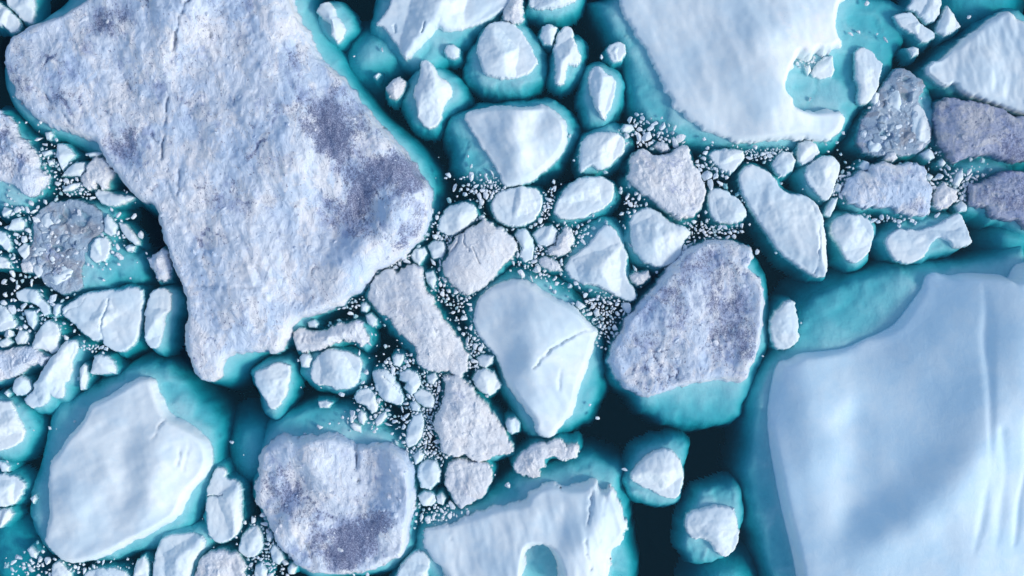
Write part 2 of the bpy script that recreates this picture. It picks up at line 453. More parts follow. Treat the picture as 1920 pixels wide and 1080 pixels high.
# ------------------------------------------------------------------ the large icebergs
floe('iceberg', 'D', 6.5,
 '165,0 120,28 62,48 18,70 7,95 12,130 30,180 60,215 100,240 150,255 180,265 195,295 215,322 245,362 265,378 290,388 298,402 303,430 312,460 325,500 340,535 350,560 352,590 348,625 350,665 362,690 378,715 400,716 418,708 421,682 428,668 445,662 470,663 497,657 517,664 530,655 540,635 548,612 560,600 600,588 640,572 662,555 680,546 692,528 705,508 722,500 755,485 775,465 790,450 803,420 811,395 810,360 800,340 786,325 778,305 752,275 735,255 715,235 690,205 667,175 650,150 617,122 600,105 590,85 577,55 560,25 548,0 540,-50 200,-60',
 'huge grit-speckled grey-blue iceberg filling the upper left, the largest of all',
 foot='585,-60 600,10 650,105 690,185 732,232 780,265 812,300 826,345 820,390 805,430 778,475 740,500 690,550 600,595 545,650 470,676 426,725 388,726 357,698 343,600 352,560 310,470 298,410 262,386 205,322 170,290 90,258 28,232 -2,170 -8,90 20,60 100,20 140,-60',
 ctrl=[(100,100,3.6),(30,120,1.6),(60,70,2.6),(150,0,3.4),(345,60,7.6),(372,20,7.2),(400,70,5.2),(250,0,5.0),(200,120,3.6),(520,40,6.4),(560,110,5.6),(575,90,4.2),(330,230,4.0),(312,180,5.4),(400,260,5.6),(500,180,7.4),(640,200,6.0),(665,200,4.4),(250,330,3.4),(420,400,4.6),(480,330,6.6),(560,330,7.4),(660,270,7.8),(720,270,6.4),(740,330,7.2),(790,345,6.0),(775,380,6.8),(735,430,6.6),(690,475,6.2),(655,520,5.6),(625,560,4.2),(800,400,3.6),(760,450,4.2),(720,480,4.0),(690,520,3.0),(700,400,4.6),(640,440,3.8),(560,430,4.2),(600,520,4.2),(500,500,5.0),(420,560,4.2),(480,640,2.8),(385,680,2.8),(360,520,3.6),(540,380,5.6),(620,360,5.2)],
 cracks=[(c, w, d) for c, w, d in (('378,-5 362,20 352,48 342,85 338,102', .22, 1.3), ('323,190 322,215 318,240 312,275 312,300', .2, 1.1), ('66,160 95,188 118,208 135,232 155,248 190,300', .22, 1.0), ('345,322 343,345 341,370', .18, .8), ('238,143 245,160 258,178', .15, .6), ('352,540 400,536 440,542 490,538', .2, .5), ('600,415 590,440 585,455', .12, .5), ('400,50 405,80 402,100', .15, .6), ('450,180 452,215 462,235', .12, .5))],
 dirt=[(790,320,60,.9),(740,330,55,.75),(700,370,55,.6),(650,390,50,.5),(600,230,60,.4),(655,230,45,.6),(570,125,35,.5),(780,400,30,.7),(760,440,28,.7),(35,150,30,1.0),(60,180,25,.7),(240,270,45,.6),(130,170,25,.6),(200,60,60,.4),(250,30,50,.4),(640,260,60,.5),(470,340,60,.35),(700,480,25,-.8),(690,520,30,-1),(795,355,14,-1.3),(740,410,22,-.4),(600,120,20,-.5),(380,20,18,-.9),(560,470,60,-.5),(620,470,50,-.8),(610,330,30,-.5)],
 edge=1.2, seed=11, blocks=150)
floe('iceberg', 'W', 7,
 '1155,-30 1162,10 1175,40 1190,60 1205,80 1218,100 1225,125 1238,150 1250,175 1265,200 1285,220 1310,240 1340,252 1365,260 1385,268 1420,268 1460,264 1500,258 1530,262 1555,266 1572,250 1583,235 1588,215 1575,204 1550,206 1520,209 1500,203 1487,198 1489,186 1473,173 1472,160 1479,138 1490,120 1494,105 1502,112 1520,112 1530,98 1538,106 1548,98 1556,103 1566,90 1580,86 1570,60 1568,35 1572,12 1590,-5 1595,-30',
 'big smooth white iceberg at the top edge, its lower arm hooked round a turquoise pool',
 foot='1105,-30 1125,40 1148,70 1165,100 1175,160 1185,210 1210,240 1250,262 1300,278 1380,285 1450,285 1520,285 1570,282 1595,245 1612,205 1650,190 1680,150 1695,100 1710,60 1720,-30',
 ctrl=[(1180,10,1.2),(1250,120,1.4),(1300,200,1.8),(1260,30,2.4),(1330,120,3.6),(1380,230,2.4),(1370,180,4.0),(1400,30,5.0),(1420,80,6.4),(1445,150,6.3),(1430,220,4.6),(1480,60,5.6),(1520,40,4.4),(1550,60,3.6),(1465,100,5.4),(1540,235,2.2),(1480,235,3.6),(1350,-10,3.6)],
 flutes=(.35, -.94, 4.5, .35), edge=.8, fd=.8, seed=3, jagged=2.2, dirt=[(1500,15,30,1.1),(1540,40,26,1.0),(1525,70,26,1.0),(1470,60,24,.9),(1490,95,20,1.0),(1460,20,30,.8),(1550,10,22,.8)])
floe('iceberg', 'P', 9,
 '1733,530 1737,517 1752,509 1768,514 1785,516 1805,511 1850,513 1880,515 1893,523 1899,505 1910,493 1960,488 1960,1030 1925,1055 1903,1085 1890,1120 1500,1120 1495,1080 1485,1030 1475,990 1462,935 1452,880 1443,830 1440,790 1442,750 1450,710 1455,690 1463,676 1480,675 1500,662 1530,660 1560,657 1590,652 1620,637 1650,625 1675,612 1695,590 1712,565 1728,545',
 'enormous smooth pale blue iceberg filling the lower right, with long vertical creases',
 foot='1960,440 1880,470 1800,485 1720,488 1640,496 1560,525 1510,556 1488,600 1470,650 1440,680 1418,720 1400,780 1393,850 1398,930 1412,1000 1436,1060 1455,1130 1960,1130',
 ctrl=[(1447,780,1.0),(1452,700,1.0),(1478,700,3.0),(1480,800,3.2),(1500,760,4.6),(1540,740,5.0),(1572,760,4.8),(1586,780,4.0),(1510,860,5.0),(1560,850,5.0),(1590,860,4.4),(1500,960,4.4),(1540,960,5.3),(1580,960,4.8),(1520,1060,4.6),(1560,1060,5.8),(1600,700,3.0),(1600,660,1.2),(1650,640,1.4),(1640,760,5.0),(1640,860,5.7),(1640,940,6.3),(1700,660,4.2),(1700,760,6.5),(1700,860,7.6),(1760,620,5.2),(1760,720,7.8),(1760,820,9.9),(1700,590,1.6),(1750,540,1.4),(1780,560,3.4),(1828,560,5.5),(1828,640,8.1),(1815,740,10.9),(1808,800,11.7),(1785,850,11.7),(1745,900,11.1),(1690,955,9.9),(1640,990,8.9),(1605,1012,7.8),(1830,860,11.2),(1800,920,10.7),(1740,980,9.8),(1660,1040,8.4),(1720,1060,8.6),(1800,1040,9.4),(1860,760,11.9),(1870,640,9.9),(1900,560,7.9),(1890,540,7.0),(1900,700,11.2),(1880,900,10.2),(1910,1000,8.8),(1850,1080,8.6),(1940,800,10.7)],
 cracks=[('1828,505 1829,640 1825,760 1822,830 1812,930 1800,1000 1792,1110', .7, .45), ('1908,690 1896,790 1885,860 1876,930 1870,1000', .6, .45), ('1848,800 1845,880 1838,960 1836,1110', .9, .4), ('1902,540 1908,590', .5, .3)],
 flutes=(.06, -1, 6, .22), edge=1.0, fd=.95, seed=21)
floe('iceberg', 'W', 6,
 '90,880 95,860 110,845 125,820 145,800 160,778 170,755 195,745 225,728 250,712 268,705 285,708 295,725 303,748 312,765 320,778 345,790 375,808 390,825 397,845 398,865 388,890 370,910 355,925 345,950 335,970 310,985 285,1000 265,1010 245,1018 225,1030 195,1045 165,1055 135,1058 110,1050 90,1030 82,1010 85,990 92,970 90,945 88,910',
 'large smooth white iceberg at lower left, ringed by a wide turquoise underwater shelf',
 foot='55,900 68,850 83,790 100,755 150,728 205,700 250,678 290,672 320,684 345,718 375,742 405,780 417,820 414,870 397,905 387,950 365,990 330,1008 290,1036 230,1056 160,1066 100,1060 68,1035 48,1000 38,950',
 ctrl=[(110,900,1.4),(110,1000,1.5),(140,850,2.4),(135,930,3.2),(155,960,3.4),(165,900,2.4),(190,860,3.2),(200,800,2.6),(230,780,3.0),(235,850,2.6),(240,920,2.6),(215,880,3.6),(270,740,2.4),(285,790,3.6),(300,850,4.8),(290,910,4.6),(265,960,3.8),(340,830,4.2),(375,860,3.0),(330,920,3.2),(220,990,3.0),(170,1000,2.4),(130,1030,1.6),(200,950,2.8)],
 cracks=[('319,778 305,800 295,820', .15, .5), ('345,835 338,870', .12, .3), ('360,830 350,880', .12, .3)], flutes=(.3, -.95, 3.2, .3), edge=.7, fd=.85, seed=31)
floe('iceberg', 'W', 6,
 '790,1010 800,990 830,982 860,975 900,960 945,945 985,942 990,925 1010,912 1030,905 1050,907 1060,912 1090,910 1095,905 1110,898 1122,900 1125,915 1130,918 1140,908 1152,908 1155,930 1165,955 1177,990 1172,1005 1160,1020 1148,1035 1142,1060 1140,1110 1055,1110 1050,1070 1042,1045 1030,1028 1010,1022 990,1025 985,1045 980,1110 850,1110 835,1075 810,1050 795,1030',
 'white fluted iceberg on the bottom edge, arched round a dark turquoise notch',
 foot='768,1010 788,975 840,948 900,938 950,903 970,883 1030,868 1100,848 1140,860 1168,880 1168,910 1182,960 1185,1010 1192,1060 1200,1120 780,1120',
 ctrl=[(820,1010,1.2),(870,1000,1.6),(900,1060,2.6),(930,1000,2.6),(980,970,3.0),(1000,930,2.2),(1040,950,3.2),(1050,1000,3.6),(950,1060,4.2),(1075,960,3.6),(1100,920,3.0),(1085,1020,5.4),(1090,1080,5.4),(1120,980,4.6),(1145,940,3.2),(1150,990,3.0),(1130,1040,3.4)],
 cracks=[('1112,905 1103,960 1095,1010 1108,1060', .2, .7), ('1135,920 1130,975 1122,1010', .2, .5), ('845,995 847,1010', .15, .6)],
 flutes=(.2, -.98, 2.2, .55), edge=.8, seed=41, jagged=2.6)
floe('iceberg', 'D', 4.5,
 '1138,678 1145,655 1160,625 1172,600 1190,580 1210,555 1230,535 1240,520 1255,500 1275,478 1300,460 1330,450 1360,450 1385,455 1408,465 1413,480 1405,500 1418,515 1432,540 1433,570 1430,600 1425,640 1418,670 1407,690 1403,712 1390,720 1365,716 1340,713 1315,720 1290,722 1260,732 1235,742 1215,745 1195,738 1170,728 1155,710 1145,690',
 'slanting grey gritty iceberg right of centre with a scalloped white rim',
 foot='1138,690 1152,640 1250,500 1330,445 1400,448 1440,520 1452,600 1442,670 1425,700 1412,750 1390,788 1350,806 1290,810 1247,800 1227,782 1202,767 1190,745 1160,725',
 ctrl=[(1160,680,2.0),(1200,620,2.6),(1215,700,2.4),(1280,540,2.8),(1350,470,2.4),(1390,480,3.2),(1340,560,3.0),(1280,640,3.0),(1410,560,4.0),(1400,640,3.8),(1360,700,3.0),(1290,700,3.2),(1340,640,2.6),(1375,600,3.0)],
 dirt=[(1380,590,40,.6),(1390,650,35,.8),(1330,650,40,.4),(1310,490,50,.55),(1260,540,50,.5),(1240,660,60,.3),(1200,670,40,.3),(1360,520,45,.35),(1300,580,60,.3)], edge=1.0, seed=51, blocks=60)
floe('iceberg', 'D', 4.2,
 '485,870 490,845 505,830 525,815 545,815 560,822 585,815 615,812 640,818 655,826 668,836 680,832 710,832 730,830 750,840 765,855 773,875 775,905 778,930 775,960 768,985 765,1015 760,1035 750,1048 735,1050 715,1060 700,1070 670,1074 640,1080 590,1077 560,1065 545,1050 530,1035 515,1015 505,990 495,965 480,945 476,915 482,895',
 'round dirty iceberg near the bottom edge, a dark cleft running down from its top',
 foot='468,900 473,840 493,800 530,773 600,752 660,757 720,787 760,812 787,870 787,960 777,1040 740,1078 640,1098 560,1092 500,1010 468,950',
 ctrl=[(510,850,2.4),(530,880,2.2),(570,880,2.4),(585,870,4.2),(620,850,3.8),(560,940,2.4),(640,900,3.2),(700,860,2.2),(720,880,2.6),(705,930,2.0),(735,860,4.2),(745,920,4.4),(742,990,4.2),(750,1020,3.2),(690,980,2.6),(620,1000,2.6),(545,990,3.6),(520,970,2.0),(500,920,1.8),(650,1040,2.2),(580,1040,2.4),(560,1010,2.6)],
 cracks=[('668,828 667,850 669,880 672,900', .35, 1.8), ('485,880 510,884', .15, .6), ('560,990 585,1040 600,1060', .2, .5)],
 dirt=[(530,940,40,.8),(510,900,30,.5),(560,950,35,.5),(600,960,30,.3),(690,900,30,.5),(700,950,30,.7),(680,1000,45,.9),(730,985,25,.7),(640,1010,50,.7),(660,1040,35,.6),(580,1020,40,.5),(540,880,25,.5),(750,930,28,-1.6),(745,870,28,-1.6),(745,1020,24,-1.2),(590,880,30,-1.1),(545,1000,20,-1.5),(620,1010,18,-.9)], edge=.9, seed=61, blocks=60)
floe('iceberg', 'W', 5.2,
 '888,585 895,560 915,540 940,530 965,520 995,528 1020,545 1050,560 1085,580 1100,598 1112,612 1122,618 1120,632 1112,650 1105,680 1098,700 1088,720 1082,750 1075,775 1062,790 1050,805 1035,822 1015,820 1000,805 1002,790 985,770 965,745 950,720 940,690 925,660 905,640 890,615',
 'pointed white iceberg in the centre with a curved crack to its right corner',
 foot='876,560 910,522 960,498 1020,503 1070,533 1110,578 1132,620 1138,700 1132,740 1110,790 1060,820 1010,827 978,800 958,770 932,720 927,680 880,640 870,600',
 ctrl=[(900,590,1.0),(930,560,1.4),(930,630,1.4),(965,560,2.4),(960,680,2.0),(985,600,4.0),(985,680,4.4),(1000,750,3.4),(1030,570,3.4),(1050,620,4.0),(1090,610,3.0),(1110,625,2.2),(1060,700,3.4),(1060,760,2.0),(1030,800,1.6),(1020,700,4.2),(1085,660,2.2)],
 cracks=[('1113,617 1085,624 1060,636 1035,652 1012,672 1000,688', .16, .75), ('1050,690 1048,730', .2, .25)], flutes=(.3, -.95, 3, .25), edge=.7, seed=71)
floe('iceberg', 'W', 5, '868,215 890,203 940,197 985,200 1025,195 1045,210 1062,228 1067,255 1060,280 1035,310 1010,330 985,345 960,350 942,345 935,325 920,300 900,270 880,240',
 'triangular white iceberg with bright facets above centre, on a broad turquoise base',
 foot='836,230 848,208 890,194 950,181 1010,177 1060,189 1086,215 1095,240 1080,277 1045,312 1010,337 965,354 930,352 895,347 858,330 843,280',
 ctrl=[(885,222,.9),(915,260,1.3),(945,310,1.4),(940,215,2.6),(955,250,3.6),(968,300,3.2),(985,215,3.4),(1000,250,2.6),(990,300,2.6),(1020,215,2.0),(1015,260,2.5),(1035,240,3.0),(1040,280,2.0),(965,335,1.5)], flutes=(.35, -.94, 2.6, .3), edge=.6, seed=81)
floe('iceberg', 'W', 4.5, '700,45 720,30 732,0 735,-30 1000,-30 965,0 945,15 915,35 900,45 865,55 835,60 820,50 800,75 775,100 765,112 752,105 748,90 735,70 720,50',
 'white iceberg on the top edge tapering down to a point',
 foot='688,60 695,10 712,-30 1010,-30 925,42 882,72 850,107 812,132 762,132 738,112 718,80', ridge='763,95 790,50 850,20 900,-5',
 cracks=[('797,45 793,60', .15, .7), ('738,48 742,58', .15, .5), ('825,40 820,52', .15, .5)], seed=91)
floe('iceberg', 'W', 5.2, '1735,130 1745,118 1762,112 1780,95 1810,70 1840,48 1870,25 1885,18 1898,25 1905,38 1950,45 1950,218 1905,212 1885,200 1850,190 1815,178 1798,170 1790,155 1780,163 1760,155 1745,145',
 'white-blue iceberg against the top right edge with a ragged lower side',
 foot='1722,140 1760,92 1800,66 1840,40 1880,8 1950,10 1950,224 1900,218 1790,176 1742,160', ctrl=[(1760,130,1.2),(1800,110,2.2),(1790,140,1.6),(1850,60,2.0),(1880,45,2.4),(1840,110,3.4),(1870,90,2.6),(1880,130,3.2),(1840,160,2.6),(1900,180,2.4),(1920,80,3.2),(1930,150,4.0)], flutes=(.3, -.95, 1.6, .55), seed=101)

# ------------------------------------------------------------------ medium floes:  name, style, height, outline, label, options
FL = [
('ice_floe','W',1.6,'5,-25 60,-25 63,10 60,40 52,44 38,36 28,22 8,5','cracked white floe cut by the top left corner',{}),
('ice_floe','W',1.4,'-25,-5 3,8 22,24 36,42 32,56 18,60 2,48 -25,40','rounded white floe on the left edge just below the corner floe',{}),
('ice_floe','D',2.6,'-30,205 0,208 22,222 30,245 50,268 60,280 70,295 75,315 90,330 86,345 70,360 60,372 50,370 35,355 15,340 0,338 -30,335','pale speckled floe on the left edge beside the huge grit-speckled iceberg',{'foot':'-30,195 5,200 30,225 65,270 95,330 80,370 62,385 55,400 20,408 -30,405','dirt':[(5,265,20,.9),(45,300,15,.3)]}),
('ice_chunk','W',.8,'82,248 92,246 97,252 92,262 84,260','tiny white lump just under the lower left rim of the huge speckled iceberg',{}),
('ice_floe','W',1.3,'104,268 120,270 138,290 125,305 115,320 108,305 103,290','wedge-shaped white floe pointing down, below the left rim of the huge iceberg',{}),
('ice_chunk','W',.7,'85,300 96,300 99,307 90,310','tiny white chunk left of the downward wedge',{}),
('ice_chunk','W',.6,'75,285 92,280 96,287 80,293','flat pale sliver beside the speckled left-edge floe',{}),
('ice_floe','W',1.3,'112,330 125,314 140,303 156,304 158,318 150,330 130,329','slanted blue-white floe right of the downward wedge, above a dark gap',{}),
('ice_floe','G',1.7,'165,305 178,292 190,294 205,310 213,322 203,340 198,354 190,355 180,342 176,355 155,350 151,335 158,320','forked grey-white floe wedged against the huge iceberg lower left side',{}),
('ice_chunk','W',.7,'160,287 175,284 190,286 180,292 165,293','thin white sliver above the forked floe',{}),
('ice_chunk','W',.8,'115,358 118,350 135,343 149,342 145,350 130,358','narrow white chunk under the dark gap left of the forked floe',{}),
('ice_floe','W',1.2,'175,362 182,355 195,358 215,363 235,366 250,370 240,377 220,386 200,385 185,378','crescent white floe lying across the top of the black water gap',{}),
('ice_floe','S',.28,'58,405 95,378 150,375 188,398 195,430 165,455 152,500 152,540 115,553 85,535 60,505 38,490 58,455','waterlogged grey slush floe on the left, just awash and strewn with lumps',{'blocks':45,'foot':'45,410 90,372 165,368 228,388 230,405 215,415 213,440 225,460 262,468 277,482 272,530 240,534 180,547 115,558 80,540 50,500 35,470','edge':.14,'fd':.5,'dirt':[(110,450,40,.5),(90,500,30,.4)]}),
('ice_chunk','W',1.0,'75,410 85,398 100,395 103,415 95,435 82,442 74,430','upright oval white lump on the upper left of the grey slush floe',{}),
('ice_floe','W',1.2,'193,412 199,402 208,410 217,422 215,438 205,442 194,435','small white floe on the right shoulder of the grey slush floe',{}),
('ice_floe','W',1.2,'168,460 178,447 195,444 205,455 203,475 195,490 178,492 166,482','rounded white floe on the lower right of the grey slush floe',{}),
('ice_chunk','W',1.0,'12,430 20,412 35,407 43,415 42,430 28,432','domed white chunk between the left edge and the slush floe',{}),
('ice_chunk','W',.9,'30,468 42,456 52,460 54,478 43,487 36,480','square cream-white chunk at the left rim of the slush floe',{}),
('ice_chunk','W',.9,'60,465 72,452 85,462 88,475 75,482 64,478','white chunk on the slush floe just right of the square cream one',{}),
('ice_floe','W',1.0,'220,417 232,420 245,432 258,450 260,459 250,458 235,445 224,430','slim slanted white floe at the left shore of the black gap',{}),
('ice_chunk','W',.7,'232,463 240,459 250,462 248,471 236,471','small bright lump under the slim slanted floe',{}),
('ice_chunk','W',.8,'0,398 5,388 20,393 17,402 3,406','small white chunk at the left edge by the turquoise pool',{}),
('ice_chunk','W',1.0,'-20,430 5,435 15,450 20,465 12,472 0,460 -20,455','white chunk cut by the left edge beside the slush floe',{}),
('ice_chunk','W',1.0,'-20,480 5,482 16,492 15,503 0,502 -20,500','low white chunk cut by the left edge below the slush floe top',{}),
('ice_chunk','G',.7,'35,494 55,487 60,500 58,512 40,510','grey lump at the lower left rim of the slush floe',{}),
('ice_chunk','W',.9,'62,497 75,492 83,500 82,515 68,520 60,510','white lump on the lower left of the slush floe',{}),
('ice_chunk','W',1.0,'86,512 120,497 135,507 130,520 105,535 92,530','wide pale lump on the bottom of the slush floe',{}),
('ice_floe','D',1.6,'275,484 290,477 302,466 315,475 316,490 318,510 316,525 295,527 285,505 280,495','jagged grey rubble floe at the foot of the black gap, touching the huge iceberg',{}),
('ice_floe','W',2.8,'112,585 125,568 150,555 180,545 215,545 240,538 255,540 267,546 265,575 262,610 258,635 240,655 225,662 205,655 190,645 190,638 175,640 160,630 140,610 125,600','broad two-faced floe at left, grey-blue left half and bright right half',{'ridge':'250,548 238,590 225,625 218,645','cracks':[('203,562 196,585 188,610 190,640',.18,.6),('115,590 130,580 150,572 160,560',.1,.3)]}),
('ice_floe','W',2.2,'275,570 280,547 300,540 318,545 320,575 310,590 305,620 298,650 285,655 268,640 269,610 273,595 268,588','tall narrow white floe right of the two-faced floe, turquoise along its right',{'foot':(9,10,2),'ridge':'313,550 302,580 295,610 291,640'}),
('ice_chunk','W',1.0,'28,548 45,541 65,545 75,560 90,572 92,588 80,592 70,575 50,566 30,563','bent white chunk left of the two-faced floe',{}),
('ice_chunk','W',1.2,'42,582 64,582 66,602 60,620 50,608','white tooth-shaped chunk pointing down near the left edge',{}),
('ice_floe','W',1.3,'-20,570 10,575 22,598 30,612 12,618 0,622 -20,620','blue-white floe cut by the left edge beside the tooth-shaped chunk',{}),
('ice_chunk','W',.8,'98,575 103,570 112,572 110,585 102,594 97,588','small upright chunk left of the two-faced floe corner',{}),
('ice_floe','W',1.6,'58,645 65,628 78,607 88,600 105,608 110,625 106,640 108,656 95,663 75,655 60,655','lumpy blue-white floe below the bent chunk at left',{}),
('ice_chunk','W',.9,'25,635 33,620 48,622 52,633 45,645 30,645','small round chunk left of the lumpy blue-white floe',{}),
('ice_chunk','W',.9,'-8,643 10,633 20,642 12,650 0,652','small white chunk on the left edge above the long grey floe',{}),
('ice_floe','D',1.8,'-20,665 10,655 35,650 55,652 75,660 90,670 80,682 55,688 35,700 15,712 -20,718','long grey grit-flecked floe cut by the left edge',{'foot':(8,2,0)}),
('ice_floe','W',2.4,'68,715 78,695 95,670 108,658 115,645 128,637 143,640 144,655 138,670 133,680 133,700 128,715 118,720 120,738 110,750 98,745 92,738 88,755 75,765 55,765 42,752 50,740 62,733 60,720','long knobbly blue-white floe slanting down at left',{'foot':(10,8,4),'ridge':'132,648 105,690 85,725 65,752'}),
('ice_floe','W',1.3,'20,730 25,712 38,705 52,712 56,728 48,740 28,742','rounded white floe left of the long knobbly one',{}),
('ice_chunk','W',.6,'4,738 10,732 16,738 12,745','tiny chunk beside the left edge above the turquoise-ringed edge floe',{}),
('ice_floe','W',1.1,'147,720 148,692 155,682 161,687 162,710 157,730 149,731','slender upright white floe above the large lower left iceberg',{}),
('ice_floe','W',1.5,'168,700 175,667 185,665 200,668 210,680 216,690 214,700 190,703','fan-shaped white floe resting over the top of the lower left turquoise shelf',{}),
('ice_floe','W',2.2,'-30,750 5,752 20,755 28,775 38,795 47,815 42,825 20,838 8,845 -30,850','turquoise-ringed white floe on the left edge, beside the large lower left iceberg',{'foot':'-30,735 20,744 50,760 63,790 66,820 50,852 20,870 -30,872'}),
('ice_floe','W',1.6,'-20,890 15,890 35,900 45,912 40,925 28,945 10,950 -20,952','cream-topped white floe on the left edge, upper of two below the ringed one',{}),
('ice_floe','W',1.2,'-20,958 15,955 22,965 15,975 0,990 -20,992','lower white floe on the left edge beside the large lower left iceberg',{}),
('ice_chunk','W',.7,'-8,865 5,868 15,876 12,885 0,885','small chunk at the left edge above the cream-topped floe',{}),
('ice_chunk','W',.6,'54,936 62,929 66,936 60,946','tiny lump in the turquoise left of the large lower left iceberg',{}),
('ice_chunk','W',.9,'48,1032 55,1026 67,1038 66,1050 55,1046','small pointed chunk at the lower left tip of the turquoise shelf',{}),
('ice_floe','W',2.2,'395,895 405,877 418,877 425,887 422,897 440,903 453,910 452,945 452,985 445,1005 425,1018 400,1020 388,1000 384,960 385,925','tall blocky white floe with a short cross crack, left of the round dirty iceberg',{'cracks':[('386,934 400,931 415,929',.14,.9)],'ridge':'410,890 425,930 428,995','foot':(6,-4,0)}),
('ice_floe','W',2.0,'285,1060 292,1030 300,1010 320,1003 355,1000 375,1003 385,1012 382,1030 368,1042 360,1060 350,1100 285,1100','blue-white floe on the bottom edge under the large lower left iceberg',{'foot':(10,6,-6),'ridge':'372,1012 335,1035 325,1085'}),
('ice_floe','W',1.3,'246,1085 255,1052 268,1045 277,1060 275,1100 246,1100','narrow pointed floe on the bottom edge left of the blue-white one',{}),
('ice_floe','G',1.7,'365,1080 375,1047 395,1035 420,1032 445,1042 458,1057 460,1100 360,1100','rough snowy floe on the bottom edge below the tall blocky floe',{}),
('ice_floe','W',1.2,'445,1035 450,1012 465,992 480,987 490,1002 492,1030 480,1043 462,1048','crumbled white floe between the tall blocky floe and the round dirty iceberg',{}),
('ice_floe','W',1.2,'95,1100 95,1062 108,1052 120,1065 132,1075 130,1100','blue-white floe cut by the bottom edge near the left corner',{}),
('ice_floe','W',1.0,'150,1085 170,1068 215,1066 240,1078 240,1100 150,1100','low pale floe cut by the bottom edge under the large lower left iceberg',{}),
('ice_chunk','W',.8,'498,1005 506,998 510,1008 505,1018 499,1015','small chunk, upper of three down the left flank of the round dirty iceberg',{}),
('ice_chunk','W',1.0,'505,1035 512,1022 525,1035 531,1050 522,1060 510,1055','blue-white chunk, middle of three along the left flank of the round dirty iceberg',{}),
('ice_chunk','W',.8,'538,1068 545,1058 555,1065 550,1078 540,1078','lowest small chunk under the left flank of the round dirty iceberg',{}),
('ice_chunk','W',1.0,'478,1062 490,1056 500,1070 495,1095 475,1095','grey-white chunk on the bottom edge left of the round dirty iceberg',{}),
('ice_floe','W',2.0,'473,700 490,690 520,680 540,682 545,700 540,730 528,755 515,768 505,765 492,745 480,725','shield-shaped white floe hanging below the huge speckled iceberg',{'foot':'463,695 490,675 530,667 550,674 555,715 545,750 525,786 508,791 490,775 483,745 468,715'}),
('ice_floe','G',2.0,'548,640 550,625 565,617 580,622 610,620 622,612 650,607 665,601 680,602 686,620 690,640 680,650 660,638 640,637 620,647 600,657 575,660 555,658','long wavy grey-white strip floe under the lower rim of the huge iceberg',{'foot':(5,4,4)}),
('ice_floe','W',2.4,'582,690 590,672 605,660 625,652 650,658 680,675 678,695 672,715 660,728 635,732 612,725 590,722 580,705','five-sided white floe directly below the long wavy strip',{'foot':'558,690 575,660 625,648 675,662 695,690 692,725 660,741 620,739 585,730 563,710'}),
('ice_chunk','W',1.0,'560,672 565,664 578,664 584,672 578,690 565,688','rounded white chunk at the left of the five-sided floe',{}),
('ice_floe','W',1.4,'663,745 672,732 690,728 702,740 708,760 705,772 696,775 685,762 668,755','bean-shaped white floe below the five-sided floe',{}),
('ice_floe','W',1.9,'697,700 705,693 725,693 738,705 745,722 755,742 757,755 748,762 730,755 712,745 702,725','slanted creased white floe right of the five-sided floe',{'cracks':[('722,708 735,718 750,740',.12,.4)]}),
('ice_floe','W',1.4,'748,700 765,693 782,700 788,720 780,735 770,742 757,728 762,718 750,712','angular white floe beside the slanted creased one',{}),
('ice_chunk','W',1.1,'735,670 742,663 755,665 757,675 748,688 737,685','round white chunk alone in dark water above the slanted creased floe',{}),
('ice_chunk','W',1.0,'685,592 695,588 705,598 706,610 698,613 688,605','oval white chunk in the dark cove, right end of the wavy strip',{}),
('ice_chunk','W',.8,'677,570 685,567 692,575 686,585 676,583','small white chunk high in the dark cove under the huge iceberg',{}),
('ice_chunk','W',.8,'576,605 588,600 595,607 592,614 578,613','small white chunk between the wavy strip and the huge iceberg',{}),
('ice_chunk','W',.6,'596,754 610,752 622,756 615,765 598,765','flat white chunk over the turquoise above the round dirty iceberg',{}),
('ice_chunk','W',.8,'670,780 675,770 684,775 687,787 680,797 672,792','upright oval chunk below the bean-shaped floe',{}),
('ice_chunk','W',.8,'703,792 710,778 722,773 725,782 712,797 705,800','slanted chunk right of the upright oval one below the bean-shaped floe',{}),
('ice_chunk','W',.7,'655,798 662,793 675,800 676,812 662,808','low chunk at the notch of the round dirty iceberg',{}),
('iceberg','G',3.2,'690,545 700,520 715,508 735,505 745,512 760,500 775,495 790,503 797,540 815,565 835,600 850,620 865,640 877,665 876,695 862,712 840,698 820,700 795,692 785,680 778,650 765,640 745,625 730,600 710,585 692,565','long grey-white slanting iceberg between the huge speckled one and the pointed central one',{'blocks':20,'foot':(9,-4,2),'ridge':'745,525 790,570 835,630 860,680','dirt':[(740,560,20,.3)],'rough':.5}),
('iceberg','G',2.6,'830,705 860,705 880,720 895,740 915,760 940,795 955,825 962,848 935,855 908,865 885,862 870,855 840,858 825,835 815,805 815,780 828,765 835,735','rough grey wedge-shaped iceberg pointing to lower right, left of the pointed central iceberg',{'blocks':25,'rough':.6,'dirt':[(850,740,30,.4),(860,820,30,.3)]}),
('ice_floe','G',2.0,'840,870 860,862 890,868 915,868 925,885 922,905 905,935 880,945 865,955 850,940 835,910 833,890','grooved grey-white floe just below the rough wedge',{'flutes':(.35,-.93,1.2,.5),'rough':.4}),
('ice_floe','W',1.3,'782,895 785,875 800,862 815,865 826,885 822,905 805,918 790,915','smooth round pale floe between the round dirty iceberg and the grooved floe',{}),
('ice_chunk','W',1.0,'783,932 795,923 812,925 818,940 808,950 792,950','white chunk right under the smooth round pale floe',{}),
('ice_chunk','W',.9,'818,932 828,925 835,935 830,948 820,945','little white chunk left of the grooved floe tip',{}),
('ice_chunk','W',1.1,'760,830 765,800 775,780 790,775 795,790 790,820 780,835 765,840','upright pale chunk above the right shoulder of the round dirty iceberg',{}),
('ice_chunk','W',1.2,'775,740 790,730 805,735 815,750 812,765 795,765 780,752','blocky white chunk amid rubble left of the rough grey wedge',{}),
